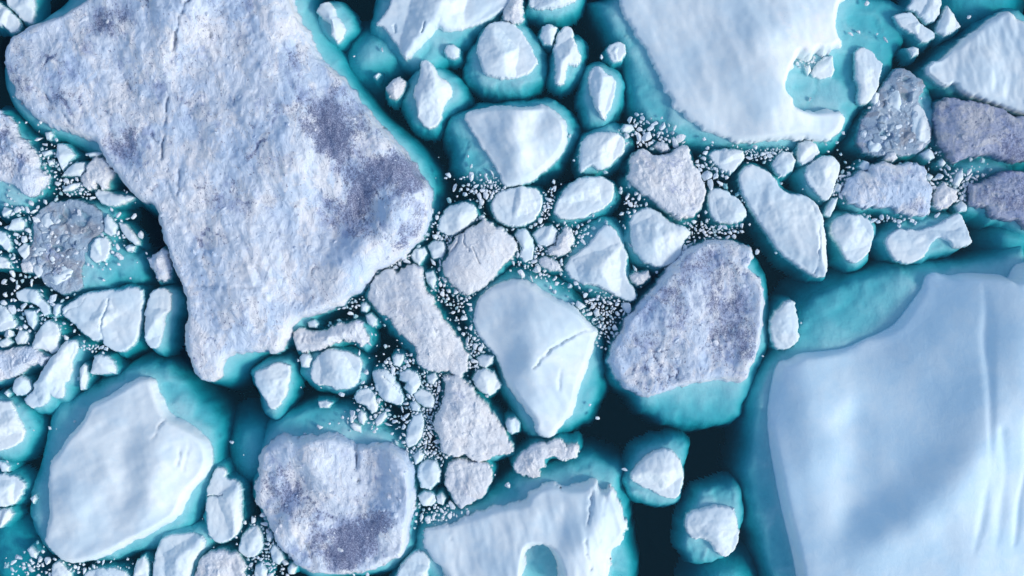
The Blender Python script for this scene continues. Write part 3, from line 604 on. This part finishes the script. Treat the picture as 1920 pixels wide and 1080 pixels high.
('ice_chunk','W',.8,'768,757 778,752 788,764 785,772 772,770','small white chunk lower left of the blocky one in the rubble',{}),
('ice_chunk','W',.8,'800,705 815,700 820,710 812,722 802,718','white chunk at the lower end of the long grey-white iceberg',{}),
('ice_chunk','W',1.0,'775,855 785,845 795,852 790,866 778,872','small pale chunk above the smooth round floe',{}),
('ice_floe','W',1.6,'885,712 895,695 910,690 925,698 940,722 930,735 918,742 900,735','rugged little white floe left of the pointed central iceberg waist',{'rough':2}),
('ice_chunk','W',1.0,'895,672 905,665 925,668 922,682 910,690 898,685','smooth chunk just above the rugged little floe',{}),
('ice_chunk','W',1.0,'948,795 952,785 965,783 975,795 972,810 960,815 952,808','round chunk at the right corner of the rough grey wedge',{}),
('ice_floe','G',2.6,'830,500 840,470 850,450 870,430 895,420 905,412 925,418 945,430 962,445 972,465 965,480 950,495 935,510 915,530 895,545 878,553 862,545 845,530 832,515','pinkish grey blocky floe above the pointed central iceberg, scored by dark cracks',{'cracks':[('862,432 858,455 850,470 836,488',.16,.8),('868,440 872,458 880,470',.12,.5),('885,462 893,478 898,495',.12,.5)],'rough':.35,'dirt':[(900,480,40,-.6)]}),
('ice_floe','W',1.8,'820,425 828,400 845,385 870,378 885,380 897,395 890,415 865,432 845,442 828,438','smooth oval white floe touching the right rim of the huge iceberg',{}),
('ice_floe','W',1.7,'920,390 925,370 945,355 985,348 1010,355 1020,370 1015,395 1000,415 975,425 950,422 930,410','rounded white floe just below the triangular iceberg',{}),
('ice_floe','W',2.2,'1037,395 1045,375 1060,350 1080,338 1100,332 1130,330 1150,340 1153,360 1145,380 1125,395 1095,407 1065,413 1045,410','almond-shaped white floe with turquoise below, right of the rounded one',{'foot':(6,2,6)}),
('ice_floe','W',2.2,'1085,310 1088,285 1092,262 1110,248 1140,245 1165,252 1175,268 1170,285 1155,300 1140,312 1125,318 1105,310 1090,325','white floe right of the triangular iceberg',{'foot':'1083,312 1084,270 1100,245 1150,222 1185,245 1190,270 1172,295 1145,318 1120,328 1090,332'}),
('ice_floe','W',3.0,'775,175 785,145 788,115 800,110 815,125 825,145 845,155 850,180 835,190 830,215 815,240 800,243 785,225 780,200','jagged upright white floe in a turquoise halo, left of the triangular iceberg',{'foot':'748,180 768,140 798,116 840,123 872,155 882,180 866,206 832,216 817,246 788,242 762,220','ridge':'800,120 812,150 815,190 808,230'}),
('ice_floe','G',1.2,'724,165 730,152 745,143 755,148 762,152 757,170 742,187 730,180','small crumbly grey-white floe in dark water beside the huge iceberg',{}),
('ice_floe','W',2.8,'892,90 900,65 915,45 935,38 960,40 980,60 998,92 1010,115 1003,128 985,140 960,148 930,147 910,140 900,120','domed white floe in turquoise under the grey-tipped piece near the top',{'foot':'870,130 878,90 893,55 930,25 980,35 1012,70 1027,110 1022,150 990,176 950,184 900,166 873,145'}),
('ice_floe','G',2.0,'940,35 950,5 958,-25 975,-25 980,10 982,35 972,45 955,40','rough grey-tipped ice piece at the top edge above the domed floe',{}),
('ice_floe','W',2.0,'593,20 600,5 615,2 628,15 632,30 642,40 648,55 640,75 632,80 620,65 620,45 600,30','S-curved small white floe near the top, in turquoise beside the huge iceberg',{'foot':'588,25 602,-5 640,-2 662,25 668,45 656,65 635,86 610,72 590,45'}),
('ice_chunk','W',.6,'700,142 708,135 712,137 705,146','tiny white chunk above the small crumbly floe',{}),
('ice_chunk','W',1.0,'832,95 838,83 850,82 861,90 860,105 850,110 838,105','white chunk left of the domed floe',{}),
('ice_floe','W',2.2,'990,10 1000,-25 1075,-25 1085,0 1060,10 1040,16 1010,17','white floe cut by the top edge left of the big hooked iceberg',{'foot':'983,15 1000,-25 1105,-25 1087,15 1060,33 1035,38 1005,31'}),
('ice_chunk','W',1.2,'1013,65 1018,48 1030,44 1045,50 1040,65 1035,84 1020,80','rounded white chunk leaning on the left of the three-lobed floe',{}),
('ice_floe','W',2.4,'1040,80 1050,55 1063,45 1075,55 1077,75 1088,98 1090,115 1078,123 1062,122 1060,155 1048,160 1040,155 1042,125 1038,100','three-lobed upright white floe with a narrow stem at its foot',{'foot':'1030,130 1040,75 1085,60 1101,68 1096,110 1084,150 1055,163 1034,156'}),
('ice_floe','W',2.6,'1102,150 1108,128 1120,122 1135,132 1152,145 1158,160 1150,190 1140,212 1132,228 1120,210 1108,180','teardrop white floe with a sharp bright ridge, inside a turquoise oval',{'foot':'1089,170 1094,130 1115,111 1145,116 1171,140 1176,170 1166,200 1146,232 1125,241 1103,232 1089,200','ridge':'1128,150 1140,170 1136,200 1132,220'}),
('ice_chunk','W',1.1,'1138,92 1145,82 1160,77 1172,82 1174,98 1165,112 1150,115 1142,105','white chunk left of the big hooked iceberg, above the teardrop floe',{}),
('ice_chunk','W',1.0,'1522,135 1535,115 1548,105 1562,103 1567,130 1560,143 1540,147 1525,143','facetted white chunk in the notch of the big hooked iceberg',{}),
('ice_chunk','W',.8,'1510,124 1520,120 1523,132 1515,141','little white chunk between the notch wall and the facetted chunk',{}),
('ice_floe','W',1.0,'1605,100 1610,90 1625,88 1640,95 1645,110 1656,115 1655,135 1648,160 1640,180 1628,195 1612,195 1608,185 1613,165 1605,140','smooth low white floe lying in the turquoise pool at upper right',{}),
('ice_chunk','W',.8,'1636,182 1642,172 1651,174 1650,188 1642,197 1636,192','round chunk touching the lower end of the low floe in the turquoise pool',{}),
('ice_floe','W',1.5,'1700,15 1712,2 1725,-25 1765,-25 1767,10 1762,30 1750,40 1738,42 1728,30 1712,18','violet-white floe cut by the top edge right of the pool',{}),
('ice_floe','W',1.5,'1678,30 1682,25 1697,22 1710,22 1728,42 1740,52 1752,57 1754,68 1745,76 1730,78 1715,62 1692,50','blocky violet-white floe slanting just below the highest one right of the pool',{}),
('ice_floe','W',1.5,'1757,58 1762,40 1777,9 1790,25 1803,48 1790,58 1772,67','triangular white floe at upper right with its tip up',{}),
('ice_chunk','W',.8,'1703,90 1715,86 1725,90 1724,100 1712,106 1708,98','small white chunk in dark water above the grey slush peak',{}),
('ice_floe','S',.35,'1612,245 1618,225 1635,205 1645,180 1660,155 1680,130 1695,125 1715,137 1732,148 1735,160 1725,180 1735,210 1750,240 1748,265 1730,285 1690,290 1650,290 1620,285 1610,268','grey peaked slush floe at upper right, below the turquoise pool',{'blocks':45,'edge':.2,'fd':.5,'foot':'1605,250 1640,180 1690,120 1740,145 1765,190 1768,240 1752,280 1700,295 1640,296 1605,275','dirt':[(1680,240,35,.4)]}),
('ice_floe','W',1.2,'1665,187 1675,165 1688,168 1693,195 1690,210 1675,202 1665,197','pale slab on the upper part of the grey peaked slush floe',{}),
('ice_floe','W',1.2,'1710,240 1712,202 1720,192 1735,205 1745,235 1747,262 1735,268 1717,260 1710,252','pale slab along the right side of the grey peaked slush floe',{}),
('ice_chunk','W',.6,'1670,225 1683,218 1690,226 1682,236 1671,234','small pale lump in the middle of the grey peaked slush floe',{}),
('iceberg','V',3.0,'1752,215 1758,195 1775,182 1800,185 1840,190 1880,203 1905,218 1950,222 1950,300 1900,303 1850,290 1820,292 1800,300 1795,312 1785,308 1775,290 1762,270 1755,240','violet-grey gritty iceberg at right, straight below the ragged white-blue one',{'blocks':25,'dirt':[(1900,260,35,.7),(1790,220,25,.3),(1850,215,30,.3)],'rough':.7,'foot':(5,0,3)}),
('ice_floe','D',2.6,'1582,360 1588,335 1600,325 1630,322 1635,307 1660,302 1680,312 1700,307 1715,302 1735,310 1740,325 1735,338 1750,350 1747,375 1744,400 1735,408 1715,405 1690,398 1660,390 1640,388 1610,390 1592,382','knobbly whitish floe with grey patches, right of the long kite-shaped iceberg',{'blocks':20,'dirt':[(1700,325,30,.4),(1640,360,30,-.6)],'foot':(7,0,4),'rough':.7}),
('ice_chunk','G',1.0,'1660,298 1665,285 1680,282 1685,296 1675,303','pale knob on top of the knobbly whitish floe',{}),
('ice_chunk','W',.9,'1628,275 1632,262 1650,262 1656,275 1648,285 1632,285','white lump on the lower left of the grey peaked slush floe',{}),
('ice_chunk','W',.9,'1728,288 1745,278 1752,285 1755,295 1745,300 1735,296','irregular white chunk left of the black gap at right',{}),
('ice_chunk','W',.7,'1763,302 1770,297 1776,305 1770,312 1764,309','small white chunk in the black gap at right',{}),
('ice_chunk','W',.7,'1739,330 1745,325 1752,330 1748,337 1741,336','tiny white chunk under the black gap at right',{}),
('ice_floe','G',1.6,'1752,370 1757,355 1770,340 1782,350 1795,355 1798,370 1785,385 1765,392 1753,385','crumbly white floe right of the knobbly whitish floe',{}),
('ice_chunk','W',1.0,'1795,385 1805,375 1816,385 1815,395 1800,397','rounded chunk between the crumbly floe and the violet-grey slab',{}),
('ice_chunk','W',1.0,'1788,345 1795,325 1808,315 1808,335 1800,350','upright chunk above the crumbly white floe',{}),
('iceberg','V',2.6,'1815,365 1820,345 1850,335 1880,322 1905,318 1950,325 1950,430 1925,430 1900,412 1865,408 1850,390 1820,388','violet-grey slab on the right edge, lower of the two gritty ones there',{'blocks':25,'dirt':[(1850,360,30,.5),(1890,380,30,.6),(1862,365,8,-1.5)],'rough':.6,'foot':(6,-3,8)}),
('iceberg','W',2.8,'1385,330 1395,312 1415,308 1440,320 1455,335 1465,355 1490,365 1512,365 1532,380 1543,405 1550,440 1550,480 1552,518 1540,522 1520,515 1500,500 1485,490 1465,475 1450,455 1438,435 1425,420 1410,395 1392,360','long kite-shaped white iceberg narrowing to the upper left, right of centre',{'foot':(5,3,-2),'cracks':[('1523,385 1533,420 1534,460 1530,510',.14,.5)],'ridge':'1410,325 1460,385 1520,400 1540,500'}),
('ice_floe','W',2.2,'1508,325 1520,305 1535,295 1555,290 1573,298 1577,318 1568,345 1558,370 1548,377 1530,360 1518,345','rounded wedge white floe right of the kite-shaped iceberg top',{'foot':(7,-7,3)}),
('ice_floe','W',1.5,'1495,285 1500,268 1515,262 1533,268 1538,285 1525,300 1505,308 1498,300','right one of two round floes under the hooked iceberg',{}),
('ice_floe','W',1.4,'1450,310 1455,295 1470,282 1485,285 1494,300 1488,318 1470,330 1455,322','left one of two round floes under the hooked iceberg',{}),
('ice_floe','W',1.4,'1330,290 1345,280 1375,278 1395,282 1398,295 1385,312 1370,325 1355,318 1340,305','blue-white triangular floe right of the lumpy grey-white floe',{}),
('ice_floe','W',1.8,'1330,385 1328,360 1345,352 1365,358 1385,372 1402,392 1400,410 1375,420 1345,418 1332,405','smooth blue-white floe squeezed left of the kite-shaped iceberg',{}),
('iceberg','G',2.8,'1175,335 1185,315 1182,295 1200,280 1215,282 1225,290 1255,290 1268,278 1280,273 1292,275 1298,300 1310,320 1322,345 1325,365 1315,390 1300,405 1275,412 1255,400 1235,385 1215,370 1195,355','lumpy grey-white iceberg with a knobbed top, above right of centre',{'blocks':20,'dirt':[(1250,330,35,.5),(1220,310,25,.3)],'rough':.7,'foot':(5,0,4)}),
('ice_chunk','G',1.0,'1225,274 1235,265 1252,268 1257,280 1242,284','crumbly chunk on the top notch of the lumpy grey-white iceberg',{}),
('iceberg','W',3.0,'1180,420 1190,400 1210,388 1225,390 1240,400 1250,410 1270,420 1290,430 1297,437 1282,455 1278,475 1265,492 1245,502 1225,500 1205,490 1190,470 1183,450','smooth rounded white iceberg just above the slanting grey gritty one',{'foot':'1167,430 1184,400 1214,384 1252,399 1292,429 1292,465 1271,496 1235,509 1200,501 1174,480 1167,455'}),
('iceberg','W',3.0,'1060,500 1065,485 1085,475 1105,455 1120,435 1135,422 1150,425 1162,445 1173,465 1177,490 1172,510 1180,530 1195,548 1192,562 1180,566 1160,555 1140,545 1110,535 1085,530 1065,520','boot-shaped white iceberg with a curved hollow, left of the smooth rounded one',{'foot':'1054,490 1080,440 1120,403 1152,403 1177,440 1187,490 1193,530 1200,567 1150,562 1080,542 1053,515','ridge':'1145,440 1160,475 1150,510 1110,515'}),
('ice_chunk','W',1.3,'1000,440 1010,428 1035,422 1045,432 1042,455 1025,462 1010,458','white chunk at the upper left of the crumbled cluster below the almond floe',{}),
('ice_chunk','G',1.4,'1045,445 1060,425 1072,430 1077,450 1070,470 1050,480 1030,478 1027,467 1042,460','crumbly chunk in the middle of the cluster below the almond floe',{}),
('ice_chunk','G',1.1,'1008,485 1020,480 1035,484 1050,495 1055,508 1035,508 1015,500','crumbly chunk at the bottom of the cluster below the almond floe',{}),
('ice_floe','W',1.4,'965,440 972,430 985,428 995,440 1003,465 998,485 985,492 975,480 980,465','curved two-lobed white floe right of the pinkish grey blocky floe',{}),
('ice_chunk','G',1.0,'1182,518 1190,510 1200,512 1215,508 1219,520 1208,530 1195,535 1186,528','crumbly white chunk between the boot-shaped and the slanting gritty icebergs',{}),
('ice_floe','W',1.8,'1445,610 1450,590 1465,572 1475,562 1490,563 1493,580 1498,605 1500,638 1490,645 1475,655 1455,655 1448,635 1444,622','upright white floe alone at the upper left tip of the enormous pale blue iceberg',{'foot':(2,0,0)}),
('ice_floe','W',2.4,'1555,430 1565,412 1585,402 1610,400 1632,412 1642,430 1638,455 1632,472 1620,485 1605,495 1590,488 1575,465 1565,450','heart-shaped white floe in turquoise right of the kite-shaped iceberg',{'foot':'1549,430 1560,400 1600,391 1642,404 1657,425 1641,465 1626,500 1605,511 1584,496 1568,460'}),
('ice_floe','W',2.2,'1662,450 1670,435 1690,430 1720,430 1745,427 1770,415 1790,402 1803,400 1812,418 1820,440 1824,455 1805,465 1790,465 1775,450 1760,445 1748,455 1738,475 1720,492 1695,495 1675,485 1665,468','bone-shaped white floe above the enormous pale blue iceberg',{'foot':'1643,440 1670,418 1720,403 1790,393 1817,410 1827,450 1800,477 1760,484 1720,497 1670,484 1646,460'}),
('ice_chunk','W',1.0,'1548,400 1552,387 1562,372 1573,370 1569,385 1558,406 1549,403','slim slab leaning right of the kite-shaped iceberg',{}),
('ice_chunk','W',.8,'1565,357 1572,342 1581,347 1577,360','small grey-white chunk above the slim slab',{}),
('ice_floe','W',2.4,'1180,895 1190,875 1210,855 1240,842 1258,843 1272,855 1280,875 1282,900 1278,920 1270,935 1255,936 1230,925 1205,915 1190,905','pointed white floe in dark water at lower centre, upper of two with turquoise bases',{'foot':'1171,900 1184,860 1195,840 1240,824 1275,819 1299,830 1291,862 1283,900 1279,946 1255,957 1214,954 1184,936 1171,915'}),
('ice_floe','W',2.4,'1285,985 1290,960 1320,953 1345,946 1370,950 1382,960 1385,990 1388,1000 1383,1025 1372,1040 1358,1046 1345,1038 1335,1020 1320,1010 1300,1012 1290,1000','squarish white floe in dark water at lower centre, lower of two with turquoise bases',{'foot':'1284,960 1300,929 1345,906 1387,910 1402,935 1400,975 1387,1010 1374,1047 1340,1062 1303,1067 1288,1050 1276,1020 1281,990'}),
('ice_floe','G',1.6,'963,870 968,855 985,845 1005,832 1030,828 1050,825 1065,833 1082,832 1085,848 1078,862 1060,862 1040,858 1022,862 1020,875 1012,882 1010,895 1000,896 985,893 970,890','crooked tan-white strip floe just below the tip of the pointed central iceberg',{'rough':.8,'dirt':[(1000,860,30,-.5)]}),
('ice_floe','W',1.8,'735,1090 755,1057 775,1037 788,1032 803,1047 808,1060 800,1080 795,1105 730,1105','smooth white wedge on the bottom edge between the round dirty and the fluted icebergs',{}),
('ice_chunk','W',1.0,'770,478 778,467 795,464 800,475 790,490 785,498 775,488','white chunk at the lower right rim of the huge speckled iceberg',{}),
('ice_chunk','W',1.2,'802,460 815,452 832,452 836,465 828,483 812,485','rounded white chunk left of the pinkish grey blocky floe',{}),
('ice_chunk','W',.7,'797,512 812,507 818,525 812,543 802,530','pale chunk beside the top of the long grey-white slanting iceberg',{}),
('ice_floe','W',.7,'1612,312 1622,300 1632,304 1632,316 1620,320','small flat floe above the knobbly whitish floe',{}),
('ice_chunk','W',.7,'1165,240 1172,232 1186,234 1190,242 1180,248 1168,246','smooth oval chunk above the white floe beside the triangular iceberg',{}),
('ice_chunk','W',.7,'1550,62 1551,61 1552,62',None,{}),
]
for name, st, H, outl, lab, kw in FL:
    if lab is None: continue
    floe(name, st, H, outl, lab, **kw)

for outl, lab, dep in (
 ('660,100 680,68 702,64 732,80 742,105 722,122 690,131 667,125', 'drowned turquoise ice lump near the top, right of the huge speckled iceberg', .9),
 ('1770,-40 1925,-40 1905,12 1870,18 1832,28 1800,22', 'drowned blue ice block at the top right edge', 2.2),
 ('440,808 470,800 497,830 492,880 465,900 440,882', 'drowned turquoise ice left of the round dirty iceberg', 1.8),
 ('1330,1090 1350,1072 1385,1069 1402,1086 1402,1120 1330,1120', 'drowned blue ice block at the bottom edge below the squarish floe', 1.6),
 ('1880,440 1900,428 1940,440 1940,462 1900,465', 'drowned pale blue ice block by the right edge above the enormous iceberg', 1.6),
 ('1800,302 1850,292 1902,305 1895,330 1840,335 1815,345 1798,325', 'drowned grey ice between the two violet-grey slabs at right', 1.0),
 ('-30,985 25,985 45,1010 50,1050 30,1090 -30,1100', 'drowned turquoise ice in the bottom left corner', 3.0),
 ('1500,570 1560,530 1640,520 1700,530 1690,580 1620,630 1540,650 1490,640', 'drowned turquoise shelf off the upper left of the enormous pale blue iceberg', 2.6),
):
    drowned(outl, lab, dep)

# ------------------------------------------------------------------ brash: small broken chunks
rn = random.Random(5)
CH = [chunk_mesh('brash_chunk', MAT['B'], rn, rn.choice((7, 9, 11)), 2) for k in range(20)]
# bounding boxes of outlines for quick tests
OB = [(min(p[0] for p in P), max(p[0] for p in P), min(p[1] for p in P), max(p[1] for p in P), P) for P in OUTLINES]
def clear_of(x, y, r):
    for a, b, c, d, P in OB:
        if a - r < x < b + r and c - r < y < d + r:
            if float(sdf(np.array([x]), np.array([y]), P)[0]) > -r * .8: return False
    return True
PLACED = []
CL = [  # centre x,y, radii, angle, count, size px range, label, group
 (915,352,45,20,0,34,(3,8),'small white chunk in the brash under the triangular iceberg'),
 (1222,252,36,22,20,30,(4,9),'small chunk in the brash above the lumpy grey-white iceberg'),
 (1022,390,8,30,20,18,(3,7),'small chunk in the narrow lead left of the almond-shaped floe'),
 (1330,325,24,26,0,22,(5,10),'small chunk in the brash right of the lumpy grey-white iceberg'),
 (1335,430,45,14,0,30,(3,8),'small chunk in the brash above the slanting grey gritty iceberg'),
 (1445,288,45,9,0,24,(3,7),'small chunk strung along the lower side of the hooked iceberg'),
 (1130,588,30,36,0,60,(3,10),'small chunk in the rubble left of the slanting gritty iceberg'),
 (845,545,30,35,-30,30,(3,8),'small chunk in the brash left of the pinkish grey blocky floe'),
 (795,770,26,60,0,75,(3,8),'small chunk in the dense rubble left of the rough grey wedge'),
 (742,690,22,16,0,10,(3,6),'small chunk in the dark cove by the long grey-white slanting iceberg'),
 (888,655,14,30,0,22,(3,8),'small chunk in the lead left of the pointed central iceberg'),
 (728,490,30,10,-20,16,(2,6),'small chunk along the lower right rim of the huge speckled iceberg'),
 (140,352,34,14,10,18,(3,7),'small chunk beside the forked floe at left'),
 (175,652,22,5,0,9,(3,5),'small chunk under the two-faced floe at left'),
 (800,845,30,25,0,26,(3,8),'small chunk in the rubble above the smooth round pale floe'),
 (815,968,45,18,0,24,(3,8),'small chunk over the turquoise left of the fluted iceberg'),
 (500,1035,30,42,0,34,(3,9),'small chunk in the brash left of the round dirty iceberg'),
 (1800,345,36,24,0,34,(4,9),'small chunk in the brash left of the violet-grey slab'),
 (1010,485,36,30,0,26,(3,8),'small chunk in the crumbled cluster below the almond floe'),
 (95,1065,75,16,0,24,(3,8),'small chunk on the bottom edge below the large lower left iceberg'),
 (60,590,60,60,0,28,(4,9),'small chunk packed among the floes at the left edge'),
 (40,450,36,60,0,20,(4,8),'small chunk beside the waterlogged slush floe at left'),
 (1190,390,14,26,0,10,(4,8),'small chunk in the dark lead beside the lumpy grey-white iceberg'),
 (1512,108,14,10,0,6,(3,6),'small chunk in the notch of the hooked iceberg'),
 (1580,340,24,20,0,12,(3,7),'small chunk left of the knobbly whitish floe'),
 (1280,480,30,30,-45,18,(3,7),'small chunk along the upper left rim of the slanting gritty iceberg'),
 (660,570,30,14,-15,10,(2,5),'small chunk in the black cove under the huge iceberg'),
 (700,745,26,26,0,12,(3,6),'small chunk among the floes below the five-sided floe'),
 (110,305,36,30,0,16,(3,7),'small chunk off the lower left rim of the huge iceberg'),
 (840,440,22,30,0,20,(3,7),'small chunk around the smooth oval floe right of the huge iceberg'),
 (690,790,50,16,0,14,(3,6),'small chunk over the turquoise above the round dirty iceberg'),
 (1060,440,40,14,0,14,(3,6),'small chunk in the turquoise under the almond floe'),
 (1665,410,60,8,0,10,(3,6),'small chunk strung under the knobbly whitish floe'),
 (210,440,40,50,0,16,(3,7),'small chunk on the right half of the slush floe'),
 (1690,230,50,45,0,26,(3,8),'small chunk frozen into the grey peaked slush floe'),
 (110,470,55,60,0,30,(3,8),'small chunk frozen into the waterlogged slush floe at left'),
]
cands = []
for cx, cy, rx, ry, ang, n, (s0, s1), lab in CL:
    a = math.radians(ang); tries = 0; got = 0
    onslush = 'frozen into' in lab
    while got < n * 1.7 and tries < n * 40:
        tries += 1
        u, v = rn.gauss(0, .55), rn.gauss(0, .55)
        x = cx + u * rx * math.cos(a) - v * ry * math.sin(a); y = cy + u * rx * math.sin(a) + v * ry * math.cos(a)
        if not (-5 < x < 1925 and -5 < y < 1085): continue
        sz = (s0 + (s1 * 1.7 - s0) * rn.random() ** 1.8) * .5 * PX * 1.45
        X, Y = W(x, y)
        if not onslush and not clear_of(X, Y, sz): continue
        if any((X - p) ** 2 + (Y - q) ** 2 < ((sz + r) * .78) ** 2 for p, q, r in PLACED): continue
        PLACED.append((X, Y, sz)); cands.append((sz, X, Y, lab, onslush)); got += 1
# singles that stand alone over open water, each with its place
for x, y, s, lab in ((836,333,5,'single speck of white ice in the dark lead left of the triangular iceberg'),(1175,268,5,'single bright speck right of the white floe by the triangular iceberg'),
 (1128,105,7,'single speck beside the white chunk above the teardrop floe'),(1119,785,11,'lone white lump in dark water right of the pointed central iceberg'),(1106,760,6,'sliver of ice over the turquoise right of the pointed central iceberg'),
 (1172,881,10,'small bright lump left of the pointed floe at lower centre'),(1597,62,9,'flat pale chunk in the turquoise pool, left of a pair'),(1612,58,9,'pointed bright chunk in the turquoise pool, right of a pair'),
 (1662,72,10,'pale chunk alone on the right side of the turquoise pool'),(1628,5,12,'thin pale chunk at the top edge of the turquoise pool'),(1520,186,9,'pale chunk in the turquoise inside the hooked arm'),
 (1820,30,9,'pale sliver in dark water above the white-blue iceberg'),(663,104,6,'tiny bright speck left of the drowned turquoise lump'),(716,93,9,'pale glinting chunk on the drowned turquoise lump'),
 (433,831,9,'white sliver floating right of the large lower left iceberg'),(455,854,4,'white speck over the drowned ice left of the round dirty iceberg'),(1457,474,6,'white speck in dark water left of the kite-shaped iceberg'),
 (1647,62,5,'speck of ice in the turquoise pool beside the pale chunk'),(1504,606,4,'speck of ice right of the upright lone floe'),(1713,414,9,'bright chunk just above the bone-shaped floe'),(1758,404,10,'chunk above the neck of the bone-shaped floe'),
 (1076,300,5,'speck of ice in the black lead right of the triangular iceberg'),(1040,352,8,'upright white chunk at the head of the lead by the almond floe'),(1083,293,5,'speck at the left rim of the white floe by the triangular iceberg'),
 (347,1007,7,'little white lump at the head of the blue-white floe on the bottom edge'),(22,1056,8,'chunk over the drowned ice in the bottom left corner'),(1432,668,4,'speck of ice right of the slanting gritty iceberg'),
 (1104,415,9,'small chunk in the turquoise above the boot-shaped iceberg'),(1422,472,9,'thin bright chunk at the upper right tip of the slanting gritty iceberg'),(965,108,0,'')):
    if s:
        X, Y = W(x, y); cands.append((s * .5 * PX * 1.1, X, Y, lab, False))
cands.sort(key=lambda c: -c[0])
keep, rest = cands[:290], cands[290:]
# every chunk of a cluster gets its own words: rank by size, outermost ones, then the side of the cluster it lies on
byl = {}
for c in keep: byl.setdefault(c[3], []).append(c)
WORDS = {}
for lab, cs in byl.items():
    if not lab.startswith('small') or ' chunk ' not in lab or len(cs) < 2: continue
    where = lab.split('chunk ', 1)[1]; un = list(cs)
    def take(c, w):
        if c in un: un.remove(c); WORDS[id(c)] = w + ' chunk ' + where
    if len(cs) == 1: take(cs[0], 'largest small'); continue
    s_ = sorted(cs, key=lambda c: -c[0])
    take(s_[0], 'largest')
    if len(cs) > 2: take(s_[1], 'second largest')
    if len(cs) > 4: take(s_[2], 'third largest')
    for w, f in (('leftmost', lambda c: c[1]), ('rightmost', lambda c: -c[1]), ('topmost', lambda c: -c[2]), ('lowest', lambda c: c[2])):
        m_ = min(cs, key=f)
        take(m_, w + ' small')
    if un:
        mx = sum(c[1] for c in cs) / len(cs); my = sum(c[2] for c in cs) / len(cs)
        sec = {}
        for c in un: sec.setdefault(('upper' if c[2] > my else 'lower') + ' ' + ('left' if c[1] < mx else 'right'), []).append(c)
        for k, v in sec.items():
            v.sort(key=lambda c: -c[0])
            for i, c in enumerate(v): WORDS[id(c)] = (['bigger', 'smaller', 'tiny outer' if abs(c[1] - mx) + abs(c[2] - my) > 2.2 else 'tiny inner'][min(i, 2)] if len(v) > 1 else 'small') + ' ' + k + ' chunk ' + where
for c_ in keep:
    sz, X, Y, lab, sl = c_
    o = link(bpy.data.objects.new('brash_chunk', rn.choice(CH)))
    o.location = (X, Y, .16 if sl else sz * .12); o.rotation_euler = (rn.uniform(-.25, .25), rn.uniform(-.25, .25), rn.uniform(0, 6.28))
    o.scale = (sz, sz, sz * rn.uniform(.8, 1.2))
    o['label'] = WORDS.get(id(c_), lab); o['category'] = 'ice chunk'; o['group'] = 'brash ice chunks' if not lab.startswith('small chunk') and not lab.startswith('small white chunk') else lab.replace('small chunk', 'small chunks').replace('small white chunk', 'small white chunks')
# crumbs past the limit, and fine crumbs round every cluster: one object
V = []; F = []
def add_crumb(X, Y, sz, z):
    me = rn.choice(CRM); b = len(V); a = rn.uniform(0, 6.28); c, s = math.cos(a) * sz, math.sin(a) * sz
    for x, y, zz in me[0]: V.append((X + x * c - y * s, Y + x * s + y * c, z + zz * sz * .8))
    for f in me[1]: F.append(tuple(i + b for i in f))
def crumb_src():
    import bmesh
    bm = bmesh.new(); bmesh.ops.create_icosphere(bm, subdivisions=1, radius=1.0)
    ax, ay = rn.uniform(.8, 1.7), rn.uniform(.55, 1.1)
    for v in bm.verts: v.co *= rn.uniform(.5, 1.2); v.co.x *= ax; v.co.y *= ay
    r = ([tuple(v.co) for v in bm.verts], [tuple(v.index for v in f.verts) for f in bm.faces]); bm.free(); return r
CRM = [crumb_src() for _ in range(8)]
for sz, X, Y, lab, sl in rest: add_crumb(X, Y, sz, .15 if sl else sz * .05 if rn.random() < .7 else -sz * .9)
for cx, cy, rx, ry, ang, n, (s0, s1), lab in CL:
    a = math.radians(ang)
    for _ in range(int(n * .9)):
        u, v = rn.gauss(0, .7), rn.gauss(0, .7)
        x = cx + u * rx * math.cos(a) - v * ry * math.sin(a); y = cy + u * rx * math.sin(a) + v * ry * math.cos(a)
        if not (-5 < x < 1925 and -5 < y < 1085): continue
        X, Y = W(x, y); sz = .07 + .26 * rn.random() ** 2
        if not clear_of(X, Y, sz): continue
        add_crumb(X, Y, sz, sz * .1 if rn.random() < .55 else -sz - rn.uniform(.05, .5))
# broken ice of middling size filling the leads wherever the floes crowd together
for cx, cy, rx, ry, n in ((60, 560, 110, 200, 330), (60, 300, 130, 90, 110), (860, 480, 130, 130, 260), (800, 780, 90, 140, 300), (1080, 470, 200, 120, 220), (1300, 350, 160, 110, 200),
        (480, 1040, 120, 60, 150), (120, 1060, 140, 25, 90), (1780, 330, 130, 60, 170), (700, 640, 120, 120, 110), (1560, 330, 110, 80, 80), (880, 650, 40, 90, 90), (1480, 290, 120, 14, 50)):
    for _ in range(n):
        x, y = rn.gauss(cx, rx * .6), rn.gauss(cy, ry * .6)
        if not (-5 < x < 1925 and -5 < y < 1085): continue
        X, Y = W(x, y); sz = .14 + .5 * rn.random() ** 1.8
        if not clear_of(X, Y, sz * .8): continue
        if any((X - p) ** 2 + (Y - q) ** 2 < ((sz + r) * .8) ** 2 for p, q, r in PLACED): continue
        PLACED.append((X, Y, sz)); add_crumb(X, Y, sz, rn.choice((.12, .05, -.1, -.6, -1.1)) * sz - (rn.random() < .3) * .25)
cr = link(bpy.data.objects.new('ice_crumbs', make_mesh('ice_crumbs', V, F, MAT['B'], False)))
cr['kind'] = 'stuff'; cr['label'] = 'fine crumbs of white ice floating in the gaps between the floes'; cr['category'] = 'brash ice'
print('tris', TRIS[0], 'floes', len(OUTLINES), 'brash', len(keep), 'crumbs', len(F))
